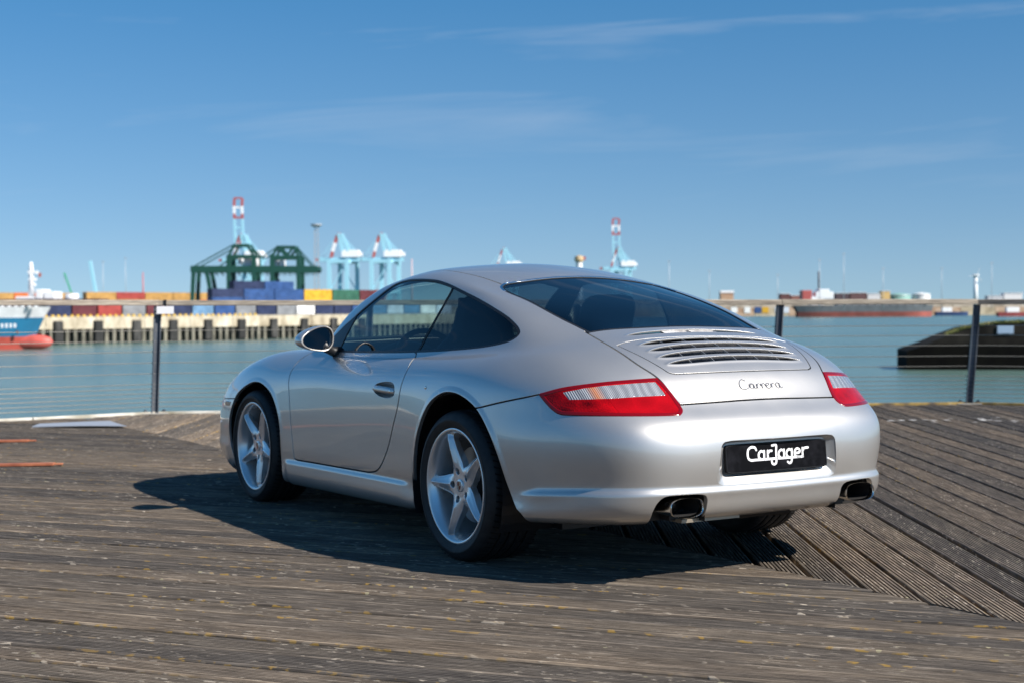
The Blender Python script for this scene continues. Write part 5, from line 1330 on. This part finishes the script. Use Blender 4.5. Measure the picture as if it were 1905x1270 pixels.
def sts(px0, d, up, label, k=1.0):
    s = Site('quay_crane', px0, d, label, 'crane', 'light blue quay cranes'); o = s.o; f = d/1150*k
    def B(a, b, w, m=CB, n='brace', h=None): MB().beam(tuple(v*f for v in a), tuple(v*f for v in b), w*f, (h or w)*f).build(n, m, o)
    for x, y in ((-11.2, 0), (2.7, 0), (-5.3, 22), (8.5, 22)):
        B((x, y, 0), (x, y, 41), 3.1, CB, 'leg')
    for a, b in (((-11.2, 0), (2.7, 0)), ((-5.3, 22), (8.5, 22)), ((-11.2, 0), (-5.3, 22)), ((2.7, 0), (8.5, 22))):
        B((*a, 15), (*b, 15), 2.2, CB, 'sill_beam'); B((*a, 39), (*b, 39), 2.8, CB, 'portal_beam')
    B((-11.2, 0, 15), (2.7, 0, 39), .8); B((-5.3, 22, 39), (8.5, 22, 15), .8)
    for y in (6, 15): B((-19.5, y, 40.6), (13.2, y, 40.6), 1.3, CB, 'main_girder', 3.0)
    B((-22.5, 10, 40.6), (-19.5, 10, 40.6), 8, CR, 'girder_tip', 1.6)
    MB().box((-2*f, 4*f, 42.4*f), (11.8*f, 17*f, 48*f)).build('machinery_house', CW, o, bevel=.3)
    MB().box((11.8*f, 6*f, 43.2*f), (14.2*f, 15*f, 46*f)).build('house_annex', CW, o, bevel=.2)
    for y in (5, 16):
        B((-10.8, y, 42), (-9.6, y, 47), 1.2, CR, 'stay_leg'); B((-9.6, y, 47), (-7.6, y, 54), 1.2, CW, 'stay_leg'); B((-7.6, y, 54), (-5.4, y, 60), 1.2, CR, 'stay_leg')
        B((-4.4, y, 61), (-1.6, y, 47), 2.0, CB, 'frame_leg'); B((-2.2, y, 61), (3.2, y, 47), 2.0, CB, 'frame_leg')
        B((-3.2, y, 61), (12.4, y, 43.5), .35, CB, 'backstay'); B((-3.2, y, 60.5), (6.5, y, 47.5), .3, CB, 'backstay')
        if not up: B((-5.4, y, 60), (-19.5, y, 41), .3, CB, 'forestay'); B((-5.4, y, 60), (-14, y, 41), .3, CB, 'forestay')
    B((-4.2, 5, 61), (-4.2, 16, 61), 1.4, CR, 'apex_beam')
    if up:
        for x in (-10.2, -4.0):
            B((x+1.6, 6, 42), (x+.9, 6, 62), 1.9, CB, 'boom'); B((x+.9, 6, 62), (x+.6, 6, 73), 1.8, CB, 'boom'); B((x+.6, 6, 73), (x+.5, 6, 77), 1.8, CR, 'boom')
            B((x+.5, 6, 77), (x+.3, 6, 83), 1.8, CW, 'boom'); B((x+.3, 6, 83), (x+.7, 6, 89), 1.8, CR, 'boom')
        for z, m in ((50, CB), (57, CB), (66, CB), (74, CR), (82, CW), (89.3, CR)): B((-9.8, 6, z), (-3.4, 6, z), 1.3, m, 'boom_tie')
        B((-9.6, 6, 60), (-4.2, 10, 61), .4, CB, 'boom_stay')
sts(340+470/3.969, 1150, True, 'light blue quay crane with raised red and white boom behind the green crane')
sts(340+1190/3.969, 1150, False, 'light blue quay crane with boom lowered, beside the lattice mast')
sts(340+1503/3.969, 1150, False, 'light blue quay crane with boom lowered, nearest the car windscreen')
sts(946, 1320, False, 'light blue crane top showing above the car roof', .80)
sts(1160, 1250, True, 'light blue quay crane with raised boom above the rear of the roof', .80)
# ---- masts, poles and jib cranes
POLE = mat('pole_grey', (.42, .45, .48), .5, .3); POLEW = mat('pole_white', (.75, .77, .78), .5)
def mast(px, d, ytop, label, w=.5, m=None, lamp=True, name='light_mast'):
    s = Site(name, px, d, label, 'mast'); t = s.h(ytop)
    MB().tube([(0, 0, 0), (0, 0, t*.5), (0, 0, t)], [w*.6, w*.5, w*.35], 8).build('pole', m or POLE, s.o, smooth=True)
    if lamp: MB().box((-w*2.2, -w*1.2, t), (w*2.2, w*1.2, t+w*1.2)).build('lamp_head', m or POLE, s.o, bevel=.05)
for px, yt, wh in ((193, 488, 'beside the pale blue jib'), (235, 481, 'above the far tan containers'), (1245, 487, 'just right of the raised crane boom'), (1320, 505, 'over the brick harbour house'), (1525, 484, 'above the grey ship bridge'), (1570, 473, 'tallest of the masts above the grey ship'), (1447, 512, 'left of the grey ship'), (1643, 500, 'over the middle of the grey ship'), (1752, 500, 'between the grey ship and the white pole'), (1845, 490, 'right of the white turbine pole')):
    mast(px, 900, yt, f'thin grey light mast {wh}', .38)
s = Site('lattice_mast', 590, 620, 'tall grey lattice mast with head platform left of the light blue cranes', 'mast'); t = s.h(424)
for x, y in ((-.8, -.8), (.8, -.8), (.8, .8), (-.8, .8)): MB().beam((x*1.3, y*1.3, 0), (x*.8, y*.8, t), .2).build('corner_post', POLE, s.o)
for k in range(16):
    z0, z1 = t*k/16, t*(k+1)/16
    for y in (-.9, .9): MB().beam((-1, y, z0), (1, y, z1), .13).build('lattice_bar', POLE, s.o)
MB().lathe([(0, 0), (1.6, .3), (2.4, 1.0), (2.4, 1.5), (0, 1.6)], 12, 'z', (0, 0, t)).build('head_platform', POLE, s.o)
def jib(px, d, yb, yt, dx, label, m, w=.8):
    s = Site('jib_crane', px, d, label, 'crane'); MB().box((-2, -2, 0), (2, 2, s.h(yb))).build('cab', CW, s.o, bevel=.2)
    MB().beam((0, 0, s.h(yb)), (s.x(px+dx), 0, s.h(yt)), w).build('jib', m, s.o); MB().beam((s.x(px+dx), 0, s.h(yt)), (s.x(px+dx), 0, s.h(yt)-6), .2).build('hook_rope', POLE, s.o)
jib(179, 800, 546, 486, -10, 'pale blue slewing crane with steep jib on the far left', CB, 1.6)
jib(136, 900, 552, 508, -15, 'small green crane with leaning jib behind the blue ship', mat('jib_green', (.05, .35, .18), .5), .8)
mast(267, 900, 507, 'thin red lattice pole above the tan containers', .8, mat('pole_red', (.5, .10, .09), .5), False, 'red_mast')
mast(767, 1000, 482, 'pale red and white mast just left of the car roof', 1.0, mat('pole_pink', (.6, .42, .42), .5), False, 'harbour_mast')
s = Site('radar_tower', 1078, 900, 'white tower with red and tan head just above the car roof', 'tower')
MB().tube([(0, 0, 0), (0, 0, s.h(488))], 2.0, 12).build('shaft', CW, s.o); MB().lathe([(0, 0), (2.4, 0), (3.0, 1.5), (2.6, 3.5), (0, 4.2)], 12, 'z', (0, 0, s.h(488))).build('head', mat('tower_tan', (.5, .36, .2), .6), s.o)
MB().box((.5, -1, s.h(484)), (4, 1, s.h(478))).build('red_panel', CR, s.o)
s = Site('white_turbine_pole', 1815, 900, 'thick white wind turbine tower standing right of the fence post', 'tower')
MB().tube([(0, 0, 0), (0, 0, s.h(512))], [1.5, 1.1], 12).build('shaft', POLEW, s.o, smooth=True); MB().box((-1.6, -2, s.h(514)), (1.6, 2, s.h(510.5))).build('nacelle', POLEW, s.o, bevel=.3)
for a in (1.2, 3.3, 5.4): MB().beam((0, -2.3, s.h(512)), (5*math.cos(a), -2.3, s.h(512)+5*math.sin(a)), .5, .15).build('blade', POLEW, s.o)

# ---- ships
def hull(o, secs, levels, names, parent=None):
    """secs: (x, [(halfbreadth, z) at each level]); bands between levels become parts"""
    for b in range(len(levels)-1):
        V, F = [], []
        for sd in (1, -1):
            n0 = len(V)
            for x, prof in secs:
                for lv in (b, b+1):
                    hb, dx = prof[lv]; V.append((x+dx, sd*hb, levels[lv]))
            for i in range(len(secs)-1):
                a = n0+2*i; F.append((a, a+2, a+3, a+1))
        MB().add(V, F).build(names[b][0], names[b][1], o, smooth=True)
    V = []; n = len(secs); L = len(levels)-1
    for x, prof in secs: hb, dx = prof[L]; V += [(x+dx, hb, levels[L]-.02), (x+dx, -hb, levels[L]-.02)]
    MB().add(V, [(2*i, 2*i+1, 2*i+3, 2*i+2) for i in range(n-1)]).build('deck_plate', mat('ship_deck', (.18, .12, .10), .8), o)
def ship_mat(n, c): return stained(n, tuple(v*.75 for v in c), c, tuple(min(1, v*1.2) for v in c), (.2, .2, .2), .5)
s = Site('cargo_ship', 97, 243, 'blue and white cargo ship bow with red underwater hull at the left edge', 'ship', z=WATER_Z)
lv = [-.6, 2.05, 5.15, 6.95]
sec = []
for x, f in ((-60, .92), (-45, 1), (-25, 1), (-14, .93), (-8, .72), (-4, .42), (-1.6, .16), (-.4, .02)):
    fl = max(0, (x+16)/16)
    sec.append((x, [(6.2*f*(.86 if x > -20 else 1)*max(.0, 1-.55*fl), -2.7*fl), (6.2*f*(1-.35*fl), -2.4*fl), (6.2*f, -.9*fl), (6.4*f*(1+.12*fl)+.12, .3*fl)]))
hull(s.o, sec, lv, [('red_bottom', ship_mat('hull_red', (.42, .07, .05))), ('blue_side', ship_mat('hull_blue', (.015, .16, .30))), ('white_bulwark', ship_mat('hull_white', (.78, .79, .80)))])
MB().lathe([(0, -3.5), (.75, -3.0), (1.15, -1.8), (1.25, 0), (1.2, 3)], 14, 'x', (0, 0, 1.15)).build('bulbous_bow', ship_mat('bulb_red', (.50, .09, .07)), s.o, smooth=True)
b = bpy.data.objects['bulbous_bow']; b.location = (-3.3, 0, 0); b.scale = (-1, 1, 1)
for k in range(4): MB().box((-6.3+k*.55, -6.25+k*.42, 3.55), (-5.95+k*.55, -6.15+k*.42, 4.25)).build('hull_lettering', WHITE, s.o)
MB().tube([(-5.0, -2.6, 3.0), (-4.8, -2.5, 2.5)], .22, 8).build('anchor', mat('anchor_dark', (.10, .03, .03), .7), s.o)
MB().box((-60, -5.6, 6.9), (-22, 5.6, 8.1)).build('hatch_coaming', mat('hatch_brown', (.14, .07, .06), .7), s.o)
for k in range(7): MB().box((-8.5+k*1.1, -3.1, 6.9), (-8.1+k*1.1, -2.6, 7.5)).build('deck_fitting', CW, s.o)
m0 = Site('moored_vessel', 62, 330, 'white ship mast and deckhouse rising behind the blue bow', 'ship', z=WATER_Z)
MB().box((-8, -4, 0), (16, 4, m0.h(557))).build('hull', ship_mat('vessel_dark', (.06, .03, .04)), m0.o)
MB().tube([(-.3, 0, m0.h(557)), (-.3, 0, m0.h(500)), (-.3, 0, m0.h(488))], [.75, .5, .3], 10).build('mast', CW, m0.o, smooth=True)
for py, w in ((507, 1.5), (520, 1.1), (530, .9)): MB().box((-.3-w*.4, -.5, m0.h(py)-.3), (-.3+w, .5, m0.h(py)+.3)).build('crosstree', CW, m0.o)
MB().box((m0.x(38), -3, m0.h(557)), (m0.x(73), 3, m0.h(552))).build('deckhouse', CW, m0.o, bevel=.1)
MB().box((m0.x(75), -3, m0.h(557)), (m0.x(88), 3, m0.h(539))).build('bridge', CW, m0.o, bevel=.2); MB().box((m0.x(90), -3, m0.h(557)), (m0.x(110), 3, m0.h(543))).build('upper_house', CW, m0.o, bevel=.2)
MB().tube([(m0.x(124), 0, m0.h(556)), (m0.x(146), 0, m0.h(556))], 1.1, 10).build('lifeboat', CW, m0.o, smooth=True)
MB().box((m0.x(73), -.1, m0.h(516)), (m0.x(78), .1, m0.h(508))).build('flag', mat('flag_red', (.35, .12, .10), .7), m0.o)
g_ = Site('grey_ship', 1606, 940, 'long dark grey cargo ship with red bottom across the harbour', 'ship', z=WATER_Z)
x0, x1 = g_.x(1482), g_.x(1733); T = g_.h(568)
sec = []
for t in np.linspace(0, 1, 14):
    f = min(1, .55+t*4)*min(1, (1-t)*7+.05); x = x0+(x1-x0)*t
    sec.append((x, [(6*f*.95, 0), (7*f, 0), (7.2*f, (1.4 if t > .9 else 0)-(2.5*(1-t*8) if t < .12 else 0))]))
hull(g_.o, sec, [-.5, 3.2, T], [('red_bottom', ship_mat('ship_red', (.36, .10, .08))), ('grey_side', ship_mat('ship_grey', (.10, .115, .125)))])
for a, b, y0, y1, m in ((1506, 1530, 567, 552, CW), (1515, 1548, 556, 543, CW), (1520, 1540, 545, 538, CW), (1490, 1508, 560, 540, CR)):
    MB().box((g_.x(a), -5, g_.h(y0)), (g_.x(b), 5, g_.h(y1))).build('superstructure' if m is CW else 'funnel', m, g_.o, bevel=.4)
MB().tube([(g_.x(1523), 0, g_.h(540)), (g_.x(1523), 0, g_.h(505))], .5, 8).build('mast', mat('mast_dark', (.05, .05, .06), .6), g_.o)
for k in range(12):
    a = 1555+k*14; MB().box((g_.x(a), -5, T), (g_.x(a+12), 5, T+1.2)).build('hatch_cover', mat('hatch_grey', (.16, .17, .18), .7), g_.o)

# ---- far bank on the right
BROWN = stained('bank_wall', (.22, .12, .07), (.40, .26, .17), (.55, .42, .30), (.08, .08, .2))
bw = Site('harbour_wall', 1500, 1080, 'low brown and ochre harbour wall behind the grey ship', 'wall', z=WATER_Z)
def bwall(a, b, y0, y1, m, n='wall_section', dy=0, th=12): MB().box((bw.x(a), dy, bw.h(y0)-.5), (bw.x(b), dy+th, bw.h(y1))).build(n, m, bw.o)
for a in range(700, 2300, 64): bwall(a, a+63, 590, 573, BROWN if (a//64) % 3 else stained('bank_pale', (.25, .2, .13), (.46, .38, .26), (.6, .53, .42), (.1, .1, .2)))
for a in range(700, 2300, 64): bwall(a, a+63, 575, 566, stained('bank_upper', (.2, .17, .13), (.42, .36, .28), (.55, .50, .42), (.1, .1, .2)), 'upper_wall', 20)
for k, (a, b, c) in enumerate([(1442, 1468, 'pale'), (1360, 1372, 'white'), (1385, 1396, 'white'), (1404, 1416, 'blue'), (1418, 1430, 'yellow')]):
    MB().box((bw.x(a), -.35, bw.h(582)), (bw.x(b), -.05, bw.h(571))).build('painted_patch', mat('patch_'+c, CC[c], .7), bw.o)
land = tag(MB().box((0, 0, 0), (1, 1, 1)).build('far_bank', mat('far_land', (.16, .17, .12), .9)), kind='structure')
me = land.data; p = far(1500, 1130)
for v in me.vertices: 
    q_ = far(952.5, 1110)+RG*(v.co.x*4200-2100)+FW*(v.co.y*2600); v.co = (q_[0], q_[1], -5.3+v.co.z*5.6)
def block(name, px0, px1, d, y0, y1, m, label, cat, group=None, dep=8, roof=None):
    s = Site(name, (px0+px1)/2, d, label, cat, group); h = s.h(y1)
    w = (px1-px0)/K*d/2; MB().box((-w, 0, 0), (w, dep, h)).build('walls', m, s.o, bevel=.15)
    if roof: MB().box((-w*1.04, -.4, h-.05), (w*1.04, dep+.4, h+roof)).build('roof', CW, s.o)
    return s
hs = block('harbour_house', 1341, 1365, 1120, 558, 545, BROWN, 'small brick house with white flat top on the far bank', 'house', roof=1.6)
for k in (-2.6, 0, 2.6): MB().box((k-.6, -.2, 3.5), (k+.6, -.02, 6)).build('window', CGL, hs.o)
for i, (a, b, yt, c, t) in enumerate([(1452, 1470, 547, (.10, .04, .04), 'dark red shed left of the grey ship bridge'), (1472, 1490, 550, (.22, .10, .08), 'brown shed touching the red funnel'), (1555, 1580, 546, (.06, .04, .05), 'first dark shed right of the ship bridge'), (1582, 1612, 545, (.10, .05, .05), 'second dark shed right of the ship bridge'), (1640, 1656, 542, (.55, .38, .15), 'tan shed between the dark sheds and the tanks'), (1614, 1638, 547, (.55, .56, .57), 'pale grey shed left of the tan shed'), (1868, 1902, 546, (.62, .63, .64), 'white warehouse at the far right edge'), (1838, 1866, 551, (.5, .52, .55), 'low grey warehouse left of the white warehouse')]):
    block('shed', a, b, 1120, 558, yt, mat(f'shed_{i}', c, .7), t, 'shed', roof=.3)
for i, (a, b, yt, c, t) in enumerate([(1655, 1700, 547, (.20, .38, .34), 'green storage tank beyond the grey ship'), (1702, 1735, 546, (.66, .67, .66), 'white storage tank right of the green tank')]):
    s = Site('storage_tank', (a+b)/2, 1130, t, 'tank'); r = (b-a)/2/K*1130
    MB().lathe([(r, 0), (r, s.h(yt)-.8), (r*.98, s.h(yt)-.4), (0, s.h(yt)+.8)], 28, 'z', (0, r, 0)).build('shell', mat(f'tank_{i}', c, .6), s.o, smooth=True, angle=.5)
    MB().tube([(r*1.01*math.cos(t_), r+r*1.01*math.sin(t_), s.h(yt)-1.2) for t_ in np.linspace(0, 2*math.pi, 28, endpoint=False)], .25, 6, True).build('rim_rail', POLE, s.o)
for px, d, L, c, t in ((1770, 1000, 22, (.02, .05, .14), 'small dark blue boat right of the grey ship'), (1895, 900, 26, (.30, .06, .06), 'red hulled boat at the right edge')):
    s = Site('work_boat', px, d, t, 'boat', z=WATER_Z); sec = [(x, [(2.2*f, 0), (2.6*f, .6*(x > L*.35))]) for x, f in ((-L/2, .8), (-L/4, 1), (L/4, 1), (L*.42, .6), (L/2, .08))]
    hull(s.o, sec, [-.3, 2.6], [('hull_side', ship_mat('boat_'+str(px), c))]); MB().box((-L*.3, -1.6, 2.5), (0, 1.6, 5.6)).build('wheelhouse', CW, s.o, bevel=.2)
# ---- the dark sloping pier on the right
pr = Site('sloping_pier', 1800, 144, 'black algae-covered pier with sloping grassy top on the right', 'pier', z=WATER_Z, turn=math.radians(-9))
ALG = mat('pier_algae', (.02, .02, .018), .95, 0, 0, .03, .1, fn=lambda nt, b: (lambda g: g.link(g.mix(g.math('MULTIPLY', g.math('SUBTRACT', (lambda c: (lambda sp: (g.link(c.outputs['Object'], sp.inputs[0]), sp.outputs[2])[1])(g.n('ShaderNodeSeparateXYZ')))(g.n('ShaderNodeTexCoord')), 2.2), 1.6, True), g.ramp(g.tex('ShaderNodeTexNoise', g.coord('World', (.8, .8, .5)), Scale=1.0, Detail=6.0).outputs[0], [(.35, (.0015, .0015, .0015)), (.7, (.004, .004, .003))]), g.ramp(g.tex('ShaderNodeTexNoise', g.coord('World', (.6, .6, .6)), Scale=1.0, Detail=6.0).outputs[0], [(.35, (.010, .009, .008)), (.7, (.030, .027, .022))])), b.inputs['Base Color']))(NT(nt)))
prof = [(1690, 653), (1728, 640), (1765, 624), (1800, 611), (1850, 603), (1905, 600), (2080, 598)]
pts = [(pr.x(a), pr.h(b, a)) for a, b in prof]
MB().prism([(pts[0][0], -.6)]+pts+[(pts[-1][0], -.6)], 'y', 0, 9).build('pier_body', ALG, pr.o)
gr = MB(); 
for (xa, za), (xb, zb) in zip(pts[2:-1], pts[3:]):
    gr.add([(xa, -.05, za+.02), (xb, -.05, zb+.02), (xb, 4.0, zb+.02), (xa, 4.0, za+.02)], [(0, 1, 2, 3)])
GRASS = mat('pier_grass', (.16, .17, .04), .9, fn=lambda nt, b: (lambda g: g.link(g.ramp(g.tex('ShaderNodeTexNoise', g.coord('World', (.9, .9, .9)), Scale=1.0, Detail=6.0).outputs[0], [(.35, (.07, .09, .02)), (.55, (.17, .18, .05)), (.72, (.30, .26, .12))]), b.inputs['Base Color']))(NT(nt)))
for k in range(2600):
    i = rng.choice([2, 3, 3, 4, 4, 5, 5]); t = rng.random(); xa, za = pts[i]; xb, zb = pts[i+1]; x = xa+(xb-xa)*t; z = za+(zb-za)*t; y = rng.random()**2*3; h = rng.uniform(.10, .38); a = rng.random()*6.3; w_ = .05
    gr.add([(x-w_*math.cos(a), y-w_*math.sin(a), z), (x+w_*math.cos(a), y+w_*math.sin(a), z), (x+rng.uniform(-.15, .15), y+rng.uniform(-.15, .15), z+h)], [(0, 1, 2)])
go = gr.build('grass_cover', GRASS, pr.o, fix=False); go['kind'] = 'stuff'
sb = Site('quay_sign', 1800, 144, 'pale blue rectangular sign board on the black pier', 'sign', z=WATER_Z, turn=math.radians(-9))
MB().box((sb.x(1853), -.16, sb.h(621)), (sb.x(1882), -.06, sb.h(606))).build('sign_board', mat('sign_pale_blue', (.30, .40, .52), .6), sb.o, bevel=.02)
for x in (1858, 1877): MB().box((sb.x(x)-.05, -.06, sb.h(624)), (sb.x(x)+.05, .3, sb.h(606))).build('sign_bracket', POLE, sb.o)
